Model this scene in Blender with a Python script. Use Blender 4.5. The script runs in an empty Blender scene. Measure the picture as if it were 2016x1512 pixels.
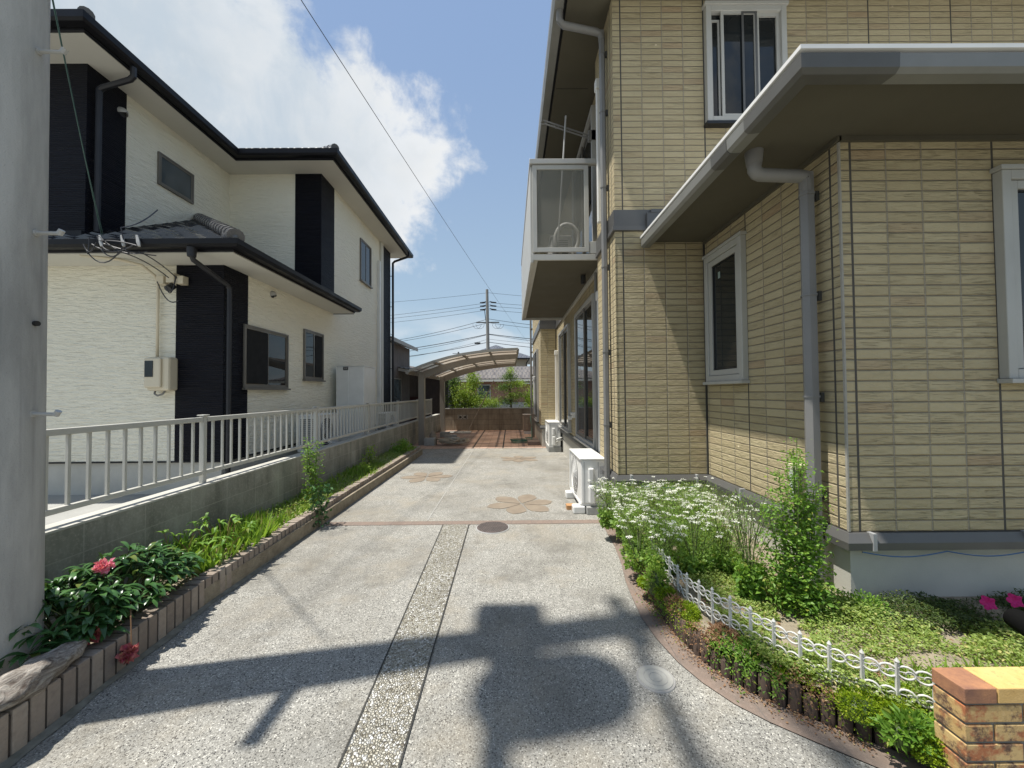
import bpy, math, random
import numpy as np
from mathutils import Vector, Matrix
R = math.radians
rng = np.random.default_rng(7)
random.seed(7)
scene = bpy.context.scene
C = scene.collection

# ---------------------------------------------------------------- camera
cam_d = bpy.data.cameras.new("camera"); cam = bpy.data.objects.new("camera", cam_d); C.objects.link(cam)
cam_d.sensor_width = 36; cam_d.lens = 13.52; cam_d.clip_start = 0.05; cam_d.clip_end = 3000
cam.matrix_world = Matrix.Translation((0, 0, 1.4)) @ Matrix.Rotation(R(-0.227), 4, 'Z') @ Matrix.Rotation(R(90 + 1.28), 4, 'X') @ Matrix.Rotation(R(-0.45), 4, 'Z')
scene.camera = cam

# ---------------------------------------------------------------- light
SUN = Vector((-1.0, -0.20, 2.85)).normalized()
sd = bpy.data.lights.new("sun", 'SUN'); sd.energy = 5.0; sd.angle = R(0.9); sd.color = (1.0, 0.96, 0.89)
so = bpy.data.objects.new("sun", sd); C.objects.link(so); so.rotation_euler = SUN.to_track_quat('Z', 'Y').to_euler()
so.location = (-10, -2, 30)
scene.view_settings.view_transform = 'Standard'; scene.view_settings.look = 'None'
scene.view_settings.exposure = 0.44; scene.view_settings.gamma = 1.0
scene.cycles.max_bounces = 8; scene.cycles.transparent_max_bounces = 12
scene.cycles.use_denoising = True

def px_dir(px, py):      # a direction of the sky
    return Vector(((px - 1005) / 757, 1, (773 - py) / 757)).normalized()

w = bpy.data.worlds.new("World"); scene.world = w; w.use_nodes = True
nt = w.node_tree; nt.nodes.clear()
def wn(t, **k):
    n = nt.nodes.new(t)
    for a, b in k.items(): setattr(n, a, b)
    return n
def wl(a, b): nt.links.new(a, b)
def wmath(op, a, b=None, clamp=False):
    n = wn('ShaderNodeMath', operation=op, use_clamp=clamp)
    for i, v in enumerate((a, b)):
        if v is None: continue
        if isinstance(v, (int, float)): n.inputs[i].default_value = v
        else: wl(v, n.inputs[i])
    return n.outputs[0]
def wrange(v, a, b, c=0.0, d=1.0, kind='SMOOTHSTEP'):
    n = wn('ShaderNodeMapRange', interpolation_type=kind)
    n.inputs[1].default_value = a; n.inputs[2].default_value = b; n.inputs[3].default_value = c; n.inputs[4].default_value = d
    wl(v, n.inputs[0]); return n.outputs[0]
def wmix(f, a, b):
    n = wn('ShaderNodeMix', data_type='RGBA')
    for s, v in ((0, f), (6, a), (7, b)):
        if isinstance(v, (int, float)): n.inputs[s].default_value = v
        elif isinstance(v, tuple): n.inputs[s].default_value = (*v, 1)
        else: wl(v, n.inputs[s])
    return n.outputs[2]
sky = wn('ShaderNodeTexSky', sky_type='NISHITA', sun_disc=False)
sky.sun_elevation = math.asin(SUN.z); sky.sun_rotation = math.atan2(SUN.x, SUN.y)
sky.altitude = 50; sky.air_density = 1.0; sky.dust_density = 1.5; sky.ozone_density = 1.5
tc = wn('ShaderNodeTexCoord')
dirv = tc.outputs['Generated']
def wnoise(scale, detail, rough, dist=0.0, off=(0, 0, 0), sc=(1, 1, 1)):
    mp = wn('ShaderNodeMapping'); mp.inputs['Location'].default_value = off; mp.inputs['Scale'].default_value = sc
    wl(dirv, mp.inputs[0])
    n = wn('ShaderNodeTexNoise'); wl(mp.outputs[0], n.inputs['Vector'])
    n.inputs['Scale'].default_value = scale; n.inputs['Detail'].default_value = detail
    n.inputs['Roughness'].default_value = rough; n.inputs['Distortion'].default_value = dist
    return n.outputs['Fac']
# large clouds: soft lobes about given sky directions, broken up by noise
lobes = [(330, 130, 17), (120, 60, 20), (560, 220, 11.5), (560, 330, 16), (700, 310, 10.5), (800, 340, 8.5), (760, 400, 7.5),
         (690, 190, 6.0), (690, 240, 8.5), (860, 345, 5.5), (600, 430, 15), (250, 300, 22), (700, 90, 3.2), (760, 270, 7), (480, 90, 9)]
acc = None
for px, py, rad in lobes:
    vm = wn('ShaderNodeVectorMath', operation='DOT_PRODUCT'); wl(dirv, vm.inputs[0]); vm.inputs[1].default_value = px_dir(px, py)
    ang = wmath('ARCCOSINE', vm.outputs['Value'])
    m = wmath('MULTIPLY', wmath('SUBTRACT', R(rad), ang), 3.2)
    acc = m if acc is None else wmath('MAXIMUM', acc, m)
n1 = wnoise(4.2, 10, 0.62, 0.35)
n2 = wnoise(13, 8, 0.6, 0.25, (3, 1, 2))
n3 = wnoise(3.0, 6, 0.55, 0.4, (7, 2, 5), (1, 1, 2.2))
dens = wmath('ADD', acc, wmath('MULTIPLY', wmath('SUBTRACT', n1, 0.5), 1.15))
dens = wmath('ADD', dens, wmath('MULTIPLY', wmath('SUBTRACT', n2, 0.5), 0.75))
cover = wrange(dens, 0.02, 0.34)
# low clouds toward the horizon and clouds over the rest of the sky
sep = wn('ShaderNodeSeparateXYZ'); wl(dirv, sep.inputs[0])
low = wmath('MULTIPLY', wrange(n3, 0.47, 0.62), wmath('MULTIPLY', wrange(sep.outputs[2], 0.0, 0.06), wrange(sep.outputs[2], 0.24, 0.13)))
behind = wmath('MULTIPLY', wrange(n1, 0.50, 0.62), wrange(sep.outputs[1], 0.2, -0.2))
cover2 = wmath('MAXIMUM', wmath('MULTIPLY', low, 0.55), wmath('MULTIPLY', behind, 0.9))
cover = wmath('MAXIMUM', cover, cover2)
# shading of the cloud itself: thick parts greyer, edges white
thick = wrange(dens, 0.22, 0.95)
shade = wmath('MULTIPLY', thick, wrange(n3, 0.36, 0.62, 0.45, 1.0))
ccol = wmix(shade, (9.2, 9.5, 9.8), (6.3, 7.0, 7.6))
ccol = wmix(wrange(n2, 0.40, 0.66, 0.0, 0.6), ccol, (9.6, 9.7, 9.7))
vmd = wn('ShaderNodeVectorMath', operation='DOT_PRODUCT'); wl(dirv, vmd.inputs[0]); vmd.inputs[1].default_value = px_dir(400, 300)
veil = wmath('MULTIPLY', wrange(vmd.outputs['Value'], math.cos(R(24)), math.cos(R(9)), 0.0, 0.85), wrange(n1, 0.62, 0.44, 0.35, 1.0))
ccol = wmix(veil, ccol, (5.8, 6.8, 7.8))
# haze whitens the sky near the horizon
air = wmix(wrange(sep.outputs[2], 0.75, 0.02, 0.0, 1.0), (3.6, 5.3, 8.5), (5.7, 7.6, 9.0))
skyc = wmix(0.72, sky.outputs[0], air)
final = wmix(cover, skyc, ccol)
bg = wn('ShaderNodeBackground'); bg.inputs[1].default_value = 0.068
out = wn('ShaderNodeOutputWorld'); wl(final, bg.inputs[0]); wl(bg.outputs[0], out.inputs[0])

# ---------------------------------------------------------------- materials
class NB:
    def __init__(s, name):
        s.m = bpy.data.materials.new(name); s.m.use_nodes = True; s.t = s.m.node_tree
        s.p = s.t.nodes['Principled BSDF']; s.out = s.t.nodes['Material Output']
        s._tc = None; s._geo = None
    def n(s, t, **k):
        n = s.t.nodes.new(t)
        for a, b in k.items(): setattr(n, a, b)
        return n
    def l(s, a, b): s.t.links.new(a, b)
    def put(s, sock, v):
        if isinstance(v, (int, float)): sock.default_value = v
        elif isinstance(v, tuple): sock.default_value = (*v, 1) if len(v) == 3 and sock.type == 'RGBA' else v
        else: s.l(v, sock)
    def math(s, op, a, b=None, c=None, clamp=False):
        n = s.n('ShaderNodeMath', operation=op, use_clamp=clamp)
        for i, v in enumerate((a, b, c)):
            if v is not None: s.put(n.inputs[i], v)
        return n.outputs[0]
    def mix(s, f, a, b, blend='MIX'):
        n = s.n('ShaderNodeMix', data_type='RGBA', blend_type=blend)
        s.put(n.inputs[0], f); s.put(n.inputs[6], a); s.put(n.inputs[7], b); return n.outputs[2]
    def rng(s, v, a, b, c=0.0, d=1.0):
        n = s.n('ShaderNodeMapRange'); s.put(n.inputs[0], v)
        for i, q in enumerate((a, b, c, d)): n.inputs[i + 1].default_value = q
        return n.outputs[0]
    def geo(s):
        if not s._geo: s._geo = s.n('ShaderNodeNewGeometry')
        return s._geo
    def pos(s): return s.geo().outputs['Position']
    def obj(s):
        if not s._tc: s._tc = s.n('ShaderNodeTexCoord')
        return s._tc.outputs['Object']
    def mp(s, v, sc=(1, 1, 1), loc=(0, 0, 0), rot=(0, 0, 0)):
        n = s.n('ShaderNodeMapping'); s.l(v, n.inputs[0]); n.inputs['Scale'].default_value = sc; n.inputs['Location'].default_value = loc
        n.inputs['Rotation'].default_value = rot; return n.outputs[0]
    def noise(s, v, scale, detail=4, rough=0.5, dist=0.0, out='Fac'):
        n = s.n('ShaderNodeTexNoise'); s.l(v, n.inputs['Vector']); n.inputs['Scale'].default_value = scale
        n.inputs['Detail'].default_value = detail; n.inputs['Roughness'].default_value = rough; n.inputs['Distortion'].default_value = dist
        return n.outputs[out]
    def voro(s, v, scale, feature='F1', out='Distance', rand=1.0):
        n = s.n('ShaderNodeTexVoronoi', feature=feature); s.l(v, n.inputs['Vector']); n.inputs['Scale'].default_value = scale
        n.inputs['Randomness'].default_value = rand
        return n.outputs[out]
    def white(s, v):
        n = s.n('ShaderNodeTexWhiteNoise', noise_dimensions='3D'); s.l(v, n.inputs['Vector']); return n.outputs['Value']
    def comb(s, x, y, z):
        n = s.n('ShaderNodeCombineXYZ')
        for i, v in enumerate((x, y, z)): s.put(n.inputs[i], v)
        return n.outputs[0]
    def bump(s, h, strength=0.5, dist=0.01, nrm=None):
        n = s.n('ShaderNodeBump'); s.l(h, n.inputs['Height']); n.inputs['Strength'].default_value = strength; n.inputs['Distance'].default_value = dist
        if nrm is not None: s.l(nrm, n.inputs['Normal'])
        return n.outputs[0]
    def done(s, col=None, rough=None, normal=None, metal=None, spec=None):
        if col is not None: s.put(s.p.inputs['Base Color'], col)
        if rough is not None: s.put(s.p.inputs['Roughness'], rough)
        if metal is not None: s.put(s.p.inputs['Metallic'], metal)
        if spec is not None: s.put(s.p.inputs['Specular IOR Level'], spec)
        if normal is not None: s.l(normal, s.p.inputs['Normal'])
        return s.m

def mat(name, c1, c2=None, scale=6, rough=0.6, bump=0.15, bscale=60, metal=0.0, spec=0.5, stretch=(1, 1, 1), bdist=0.003, world=False):
    b = NB(name); v = b.pos() if world else b.obj()
    c2 = c2 or tuple(x * 0.82 for x in c1)
    v2 = b.mp(v, stretch)
    f = b.rng(b.noise(v2, scale, 6, 0.6), 0.3, 0.7)
    col = b.mix(f, c1, c2)
    nrm = b.bump(b.noise(v2, bscale, 3, 0.6), bump, bdist) if bump else None
    r = b.rng(b.noise(v, scale * 2.3, 3), 0.3, 0.7, max(0.03, rough - 0.07), min(1, rough + 0.07))
    return b.done(col, r, nrm, metal, spec)

def siding_mat(name, ux, uy, z0=0.56):
    # stacked rows of narrow tiles, 216 x 64 mm, panel joint every fourth column
    b = NB(name); sx = b.n('ShaderNodeSeparateXYZ'); b.l(b.pos(), sx.inputs[0])
    sn = b.n('ShaderNodeSeparateXYZ'); b.l(b.geo().outputs['True Normal'], sn.inputs[0])
    side = b.math('GREATER_THAN', b.math('ABSOLUTE', sn.outputs[0]), 0.5)
    ua = b.math('DIVIDE', b.math('SUBTRACT', sx.outputs[0], ux), 0.216)
    ub = b.math('DIVIDE', b.math('SUBTRACT', sx.outputs[1], uy), 0.216)
    u = b.math('ADD', b.math('MULTIPLY', ua, b.math('SUBTRACT', 1.0, side)), b.math('MULTIPLY', ub, side))
    v = b.math('DIVIDE', b.math('SUBTRACT', sx.outputs[2], z0), 0.0638)
    fu = b.math('FRACT', u); fv = b.math('FRACT', v)
    cu = b.math('FLOOR', u); cv = b.math('FLOOR', v)
    cell = b.comb(cu, cv, side)
    rnd = b.white(cell); rnd2 = b.white(b.mp(cell, loc=(17.3, 5.1, 3)))
    du = b.math('MINIMUM', fu, b.math('SUBTRACT', 1.0, fu))
    dv = b.math('MINIMUM', fv, b.math('SUBTRACT', 1.0, fv))
    mu = b.math('LESS_THAN', du, 0.017); mv = b.math('LESS_THAN', dv, 0.045)
    wob = b.math('MULTIPLY', u, 0.216); wz = sx.outputs[2]
    lv = b.comb(wob, wz, side)
    stri = b.noise(b.mp(lv, (7, 190, 1)), 1.0, 3, 0.55)
    rough_n = b.noise(b.mp(lv, (16, 38, 1)), 1.0, 5, 0.62, 0.6)
    crack = b.math('MULTIPLY', b.rng(stri, 0.36, 0.43, 1.0, 0.0), b.rng(rnd2, 0.15, 0.45))
    base = b.mix(rnd, (0.435, 0.365, 0.22), (0.505, 0.432, 0.27))
    base = b.mix(b.rng(rnd2, 0.92, 0.99), base, (0.43, 0.325, 0.20))
    base = b.mix(b.math('MULTIPLY', b.rng(rough_n, 0.35, 0.7), 0.28), base, (0.40, 0.315, 0.19))
    base = b.mix(b.math('MULTIPLY', b.rng(stri, 0.55, 0.7), 0.25), base, (0.56, 0.485, 0.32))
    base = b.mix(b.math('MULTIPLY', crack, 0.24), base, (0.20, 0.15, 0.095))
    stain = b.noise(b.mp(b.pos(), (0.9, 0.9, 0.5)), 1.3, 5, 0.6)
    base = b.mix(b.rng(stain, 0.35, 0.75, 0.0, 0.28), base, (0.33, 0.265, 0.165))
    patch = b.math('LESS_THAN', b.voro(b.mp(lv, (2.3, 3.1, 1)), 1.0), 0.028)
    base = b.mix(b.math('MULTIPLY', patch, 0.8), base, (0.78, 0.68, 0.47))
    col = b.mix(mu, base, (0.34, 0.30, 0.23)); col = b.mix(mv, col, (0.22, 0.187, 0.138))
    pj = b.math('FRACT', b.math('ADD', b.math('DIVIDE', u, 4.0), 0.0085))
    joint = b.math('LESS_THAN', pj, 0.016)
    col = b.mix(joint, col, (0.085, 0.078, 0.066))
    h = b.math('MULTIPLY', b.rng(dv, 0.03, 0.11), b.rng(du, 0.008, 0.04))
    h = b.math('ADD', h, b.math('MULTIPLY', b.math('SUBTRACT', rough_n, 0.5), 1.5))
    h = b.math('SUBTRACT', h, b.math('MULTIPLY', crack, 0.35))
    h = b.math('MULTIPLY', h, b.math('SUBTRACT', 1.0, joint))
    return b.done(col, 0.78, b.bump(h, 1.0, 0.007), spec=0.22)

def wavy_white():
    b = NB("white_wave_siding"); v = b.pos()
    n = b.noise(b.mp(v, (5.2, 5.2, 34)), 1.0, 4, 0.5, 0.9)
    n2 = b.noise(b.mp(v, (22, 22, 150)), 1.0, 2, 0.5, 0.5)
    d = b.noise(v, 0.6, 4)
    col = b.mix(b.rng(d, 0.3, 0.7), (0.86, 0.81, 0.66), (0.80, 0.755, 0.615))
    h = b.math('ADD', n, b.math('MULTIPLY', n2, 0.18))
    return b.done(col, 0.62, b.bump(h, 1.0, 0.032), spec=0.3)

def ribbed_black():
    b = NB("black_ribbed_siding"); sx = b.n('ShaderNodeSeparateXYZ'); b.l(b.pos(), sx.inputs[0])
    n = b.noise(b.mp(b.pos(), (3, 3, 60)), 1.0, 3, 0.5, 0.6)
    z = b.math('ADD', b.math('MULTIPLY', sx.outputs[2], 38.0), b.math('MULTIPLY', n, 0.9))
    f = b.math('FRACT', z); h = b.rng(b.math('ABSOLUTE', b.math('SUBTRACT', f, 0.5)), 0.12, 0.35, 1.0, 0.0)
    h = b.math('ADD', h, b.math('MULTIPLY', n, 0.8))
    col = b.mix(b.rng(n, 0.3, 0.7), (0.005, 0.005, 0.008), (0.009, 0.009, 0.014))
    return b.done(col, 0.5, b.bump(h, 1.0, 0.012), spec=0.16)

def concrete_drive():
    b = NB("exposed_concrete"); v = b.pos()
    sp = b.voro(v, 210, out='Color'); spv = b.n('ShaderNodeSeparateColor'); b.l(sp, spv.inputs[0])
    dd = b.voro(v, 210)
    fine = b.noise(v, 320, 3, 0.7)
    big = b.noise(v, 0.8, 6, 0.62); mid = b.noise(v, 5.5, 6, 0.65)
    speck = b.math('ADD', b.math('MULTIPLY', spv.outputs[0], 0.6), b.math('MULTIPLY', fine, 0.5))
    base = b.mix(b.rng(speck, 0.25, 0.85), (0.20, 0.193, 0.17), (0.385, 0.373, 0.335))
    base = b.mix(b.rng(spv.outputs[1], 0.93, 0.96), base, (0.62, 0.60, 0.53))
    base = b.mix(b.rng(spv.outputs[2], 0.90, 0.93), base, (0.07, 0.068, 0.065))
    base = b.mix(b.rng(big, 0.44, 0.66, 0.0, 0.55), base, (0.155, 0.143, 0.118))
    base = b.mix(b.rng(mid, 0.52, 0.75, 0.0, 0.30), base, (0.40, 0.39, 0.355))
    base = b.mix(b.rng(b.noise(b.mp(v, (1, 1, 1), (4, 9, 0)), 2.2, 7, 0.7), 0.52, 0.66, 0.0, 0.5), base, (0.135, 0.128, 0.11))
    base = b.mix(b.rng(b.noise(b.mp(v, loc=(3, 7, 0)), 1.7, 8, 0.7), 0.50, 0.70, 0.0, 0.45), base, (0.33, 0.285, 0.21))
    base = b.mix(b.rng(b.noise(b.mp(v, (3.2, 0.5, 1), (1, 2, 0)), 1.0, 6, 0.65), 0.55, 0.72, 0.0, 0.35), base, (0.16, 0.15, 0.13))
    base = b.mix(b.rng(b.noise(b.mp(v, loc=(9, 1, 0)), 26, 4, 0.6), 0.64, 0.72, 0.0, 0.5), base, (0.11, 0.105, 0.095))
    h = b.math('ADD', b.math('MULTIPLY', dd, -1.4), b.math('MULTIPLY', fine, 0.8))
    return b.done(base, 0.88, b.bump(h, 0.6, 0.003), spec=0.2)

def pebble_mat():
    b = NB("pebble_inlay"); v = b.pos()
    vv = b.mp(v, (1.0, 1.0, 1.0))
    dist = b.voro(vv, 92, 'DISTANCE_TO_EDGE'); colr = b.voro(vv, 92, out='Color')
    sc = b.n('ShaderNodeSeparateColor'); b.l(colr, sc.inputs[0])
    st = b.mix(sc.outputs[0], (0.40, 0.365, 0.28), (0.62, 0.59, 0.50))
    st = b.mix(b.rng(sc.outputs[1], 0.72, 0.76), st, (0.78, 0.76, 0.70))
    st = b.mix(b.rng(sc.outputs[2], 0.88, 0.90), st, (0.21, 0.185, 0.14))
    col = b.mix(b.rng(dist, 0.015, 0.06), (0.075, 0.068, 0.052), st)
    col = b.mix(b.rng(b.noise(v, 3.0, 5), 0.5, 0.75, 0.0, 0.3), col, (0.2, 0.18, 0.15))
    return b.done(col, 0.5, b.bump(b.rng(dist, 0.0, 0.28), 0.9, 0.010), spec=0.4)

def paver_mat():
    b = NB("terracotta_paving"); sx = b.n('ShaderNodeSeparateXYZ'); b.l(b.pos(), sx.inputs[0])
    u = b.math('DIVIDE', sx.outputs[0], 0.20); vv = b.math('DIVIDE', sx.outputs[1], 0.10)
    fu = b.math('FRACT', u); fv = b.math('FRACT', vv)
    cell = b.white(b.comb(b.math('FLOOR', u), b.math('FLOOR', vv), 0.0))
    g = b.math('MAXIMUM', b.math('LESS_THAN', fu, 0.04), b.math('LESS_THAN', fv, 0.08))
    col = b.mix(cell, (0.40, 0.25, 0.185), (0.52, 0.37, 0.28))
    col = b.mix(b.rng(b.noise(b.pos(), 1.6, 6), 0.40, 0.66, 0.0, 0.6), col, (0.17, 0.12, 0.09))
    col = b.mix(g, col, (0.15, 0.11, 0.085))
    return b.done(col, 0.85, b.bump(b.math('SUBTRACT', 1.0, g), 0.4, 0.004))

def brick_band_mat():
    b = NB("red_brick_band"); v = b.pos()
    col = b.mix(b.rng(b.noise(v, 9, 5, 0.7), 0.3, 0.7), (0.22, 0.16, 0.125), (0.175, 0.14, 0.115))
    col = b.mix(b.rng(b.noise(v, 46, 4, 0.7), 0.52, 0.7, 0.0, 0.5), col, (0.33, 0.26, 0.215))
    sx = b.n('ShaderNodeSeparateXYZ'); b.l(v, sx.inputs[0])
    f = b.math('FRACT', b.math('DIVIDE', sx.outputs[0], 0.215)); j = b.math('LESS_THAN', f, 0.03)
    col = b.mix(j, col, (0.16, 0.13, 0.11))
    return b.done(col, 0.9, b.bump(b.noise(v, 120, 3), 0.4, 0.003))

def block_mat(name, bw=0.40, bh=0.19, zoff=0.0, joint=0.45, c1=(0.40, 0.385, 0.33), c2=(0.19, 0.185, 0.155)):
    b = NB(name); sx = b.n('ShaderNodeSeparateXYZ'); b.l(b.pos(), sx.inputs[0])
    sn = b.n('ShaderNodeSeparateXYZ'); b.l(b.geo().outputs['True Normal'], sn.inputs[0])
    side = b.math('GREATER_THAN', b.math('ABSOLUTE', sn.outputs[0]), 0.5); top = b.math('GREATER_THAN', sn.outputs[2], 0.5)
    uu = b.math('ADD', b.math('MULTIPLY', sx.outputs[0], b.math('SUBTRACT', 1.0, side)), b.math('MULTIPLY', sx.outputs[1], side))
    u = b.math('DIVIDE', uu, bw); v = b.math('DIVIDE', b.math('ADD', sx.outputs[2], zoff), bh)
    fu = b.math('FRACT', u); fv = b.math('FRACT', v)
    g = b.math('MAXIMUM', b.math('LESS_THAN', fu, 0.022), b.math('MULTIPLY', b.math('LESS_THAN', fv, 0.045), b.math('SUBTRACT', 1.0, top)))
    cell = b.white(b.comb(b.math('FLOOR', u), b.math('FLOOR', v), side))
    n = b.noise(b.mp(b.pos(), (1.3, 1.3, 0.6)), 2.4, 8, 0.68); n2 = b.noise(b.pos(), 55, 4, 0.7)
    col = b.mix(cell, c1, tuple((a + d) / 2 for a, d in zip(c1, c2)))
    col = b.mix(b.rng(n, 0.38, 0.66), col, c2)
    col = b.mix(b.rng(n2, 0.5, 0.75, 0.0, 0.35), col, tuple(min(1, x * 1.5) for x in c1))
    streak = b.noise(b.mp(b.pos(), (9, 9, 0.7)), 1.0, 5, 0.6)
    col = b.mix(b.rng(streak, 0.55, 0.72, 0.0, 0.55), col, tuple(x * 0.55 for x in c2))
    col = b.mix(b.math('MULTIPLY', g, joint), col, tuple(x * (1.1 if joint < .7 else .30) for x in c1))
    h = b.math('ADD', b.math('MULTIPLY', n2, 0.5), b.math('SUBTRACT', 1.0, g))
    return b.done(col, 0.92, b.bump(h, 0.5, 0.005), spec=0.15)

def leaf_mat(name, c1, c2, c3=None, trans=0.35, rough=0.5):
    b = NB(name)
    r = b.geo().outputs['Random Per Island']
    col = b.mix(r, c1, c2)
    if c3: col = b.mix(b.rng(b.white(b.comb(r, 0.3, 0.7)), 0.90, 0.93), col, c3)
    b.done(col, rough, spec=0.4)
    tr = b.n('ShaderNodeBsdfTranslucent'); b.l(b.mix(0.5, col, (c2[0] * 1.9, c2[1] * 1.9, c2[2] * 0.8)), tr.inputs[0])
    mx = b.n('ShaderNodeMixShader'); mx.inputs[0].default_value = trans
    b.l(b.p.outputs[0], mx.inputs[1]); b.l(tr.outputs[0], mx.inputs[2]); b.l(mx.outputs[0], b.out.inputs[0])
    return b.m

def glass_mat(name, col=(0.012, 0.014, 0.015), rough=0.02):
    b = NB(name)
    n = b.noise(b.pos(), 1.7, 2)
    b.done(b.mix(b.rng(n, 0.3, 0.7), col, tuple(x * 2.2 for x in col)), rough, b.bump(b.noise(b.pos(), 2.5, 2), 0.05, 0.02), spec=0.45)
    return b.m

def roof_tile_mat(name, c1, c2, pu=0.27, pv=0.24, axis='x', slope=0.56):
    b = NB(name); sx = b.n('ShaderNodeSeparateXYZ'); b.l(b.pos(), sx.inputs[0])
    sn = b.n('ShaderNodeSeparateXYZ'); b.l(b.geo().outputs['True Normal'], sn.inputs[0])
    side = b.math('GREATER_THAN', b.math('ABSOLUTE', sn.outputs[0]), b.math('ABSOLUTE', sn.outputs[1]))
    inv = b.math('SUBTRACT', 1.0, side)
    uu = b.math('ADD', b.math('MULTIPLY', sx.outputs[0], inv), b.math('MULTIPLY', sx.outputs[1], side))
    vv = b.math('MULTIPLY', sx.outputs[2], 1.0 / (pv * 0.45))
    v = vv; row = b.math('FLOOR', v)
    u = b.math('ADD', b.math('DIVIDE', uu, pu), b.math('MULTIPLY', row, 0.5))
    fu = b.math('FRACT', u); fv = b.math('FRACT', v)
    wave = b.math('SINE', b.math('MULTIPLY', u, 6.2832))
    h = b.math('ADD', b.math('MULTIPLY', wave, 0.5), b.math('SUBTRACT', 1.0, fv))
    cell = b.white(b.comb(b.math('FLOOR', u), row, side))
    col = b.mix(cell, c1, c2)
    col = b.mix(b.rng(b.noise(b.pos(), 4, 5), 0.4, 0.7, 0, 0.5), col, tuple(x * 0.6 for x in c1))
    return b.done(col, 0.45, b.bump(h, 1.0, 0.05), spec=0.5)

# ---------------------------------------------------------------- mesh helpers
class MB:
    def __init__(s): s.v = []; s.f = []
    def add(s, vs, fs):
        o = len(s.v); s.v.extend([tuple(map(float, p)) for p in vs]); s.f.extend([tuple(i + o for i in q) for q in fs]); return s
    def box(s, x0, x1, y0, y1, z0, z1):
        if x0 > x1: x0, x1 = x1, x0
        if y0 > y1: y0, y1 = y1, y0
        if z0 > z1: z0, z1 = z1, z0
        vs = [(x0, y0, z0), (x1, y0, z0), (x1, y1, z0), (x0, y1, z0), (x0, y0, z1), (x1, y0, z1), (x1, y1, z1), (x0, y1, z1)]
        return s.add(vs, [(0, 3, 2, 1), (4, 5, 6, 7), (0, 1, 5, 4), (1, 2, 6, 5), (2, 3, 7, 6), (3, 0, 4, 7)])
    def wbox(s, pl, u0, u1, z0, z1, d0, d1):
        # pl = (axis, coordinate, sign): a box standing d0..d1 proud of a wall plane
        ax, c, sg = pl
        if ax == 'x': return s.box(c + sg * d0, c + sg * d1, u0, u1, z0, z1)
        return s.box(u0, u1, c + sg * d0, c + sg * d1, z0, z1)
    def wring(s, pl, u0, u1, z0, z1, t, d0, d1, tb=None):
        tb = t if tb is None else tb
        s.wbox(pl, u0, u0 + t, z0, z1, d0, d1); s.wbox(pl, u1 - t, u1, z0, z1, d0, d1)
        s.wbox(pl, u0 + t, u1 - t, z1 - t, z1, d0, d1); s.wbox(pl, u0 + t, u1 - t, z0, z0 + tb, d0, d1); return s
    def tube(s, pts, r, n=8, cap=True):
        P = [Vector(p) for p in pts]; rs = r if isinstance(r, (list, tuple)) else [r] * len(P)
        ring = []; a = None; base = len(s.v); vs = []; fs = []
        for i, p in enumerate(P):
            t = (P[min(i + 1, len(P) - 1)] - P[max(i - 1, 0)]).normalized()
            if a is None:
                a = Vector((0, 0, 1)).cross(t)
                if a.length < 0.1: a = Vector((1, 0, 0)).cross(t)
            a = (a - t * a.dot(t)).normalized(); bb = t.cross(a)
            for k in range(n):
                q = 2 * math.pi * (k + 0.5) / n
                vs.append(p + (a * math.cos(q) + bb * math.sin(q)) * rs[i])
        m = len(P)
        for i in range(m - 1):
            for k in range(n):
                fs.append((i * n + k, i * n + (k + 1) % n, (i + 1) * n + (k + 1) % n, (i + 1) * n + k))
        if cap: fs.append(tuple(range(n))[::-1]); fs.append(tuple((m - 1) * n + k for k in range(n)))
        return s.add(vs, fs)
    def disc(s, c, r, h, n=32, r2=None):
        x, y, z = c; r2 = r if r2 is None else r2
        vs = [(x + r * math.cos(2 * math.pi * k / n), y + r * math.sin(2 * math.pi * k / n), z) for k in range(n)]
        vs += [(x + r2 * math.cos(2 * math.pi * k / n), y + r2 * math.sin(2 * math.pi * k / n), z + h) for k in range(n)]
        fs = [(k, (k + 1) % n, n + (k + 1) % n, n + k) for k in range(n)] + [tuple(range(n))[::-1], tuple(range(n, 2 * n))]
        return s.add(vs, fs)
    def loft(s, poly, rings, closed=True, cap0=False, cap1=False, endcaps=False):
        # poly: plan outline (counter-clockwise), rings: (outward offset, z)
        n = len(poly); vs = []; fs = []
        for off, z in rings:
            for p in offset_poly(poly, off, closed): vs.append((p[0], p[1], z))
        m = len(rings); e = n if closed else n - 1
        for i in range(m - 1):
            for k in range(e):
                k2 = (k + 1) % n; fs.append((i * n + k, i * n + k2, (i + 1) * n + k2, (i + 1) * n + k))
        if cap0: fs.append(tuple(range(n))[::-1])
        if cap1: fs.append(tuple((m - 1) * n + k for k in range(n)))
        if endcaps: fs.append(tuple(i * n for i in range(m))); fs.append(tuple(i * n + n - 1 for i in range(m))[::-1])
        return s.add(vs, fs)
    def prism(s, poly, z0, z1, bottom=True): return s.loft(poly, [(0, z0), (0, z1)], cap0=bottom, cap1=True)
    def poly(s, pts): return s.add(pts, [tuple(range(len(pts)))])
    def raw(s, V, F):
        return s.add(V.tolist() if hasattr(V, 'tolist') else V, F.tolist() if hasattr(F, 'tolist') else F)

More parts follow.
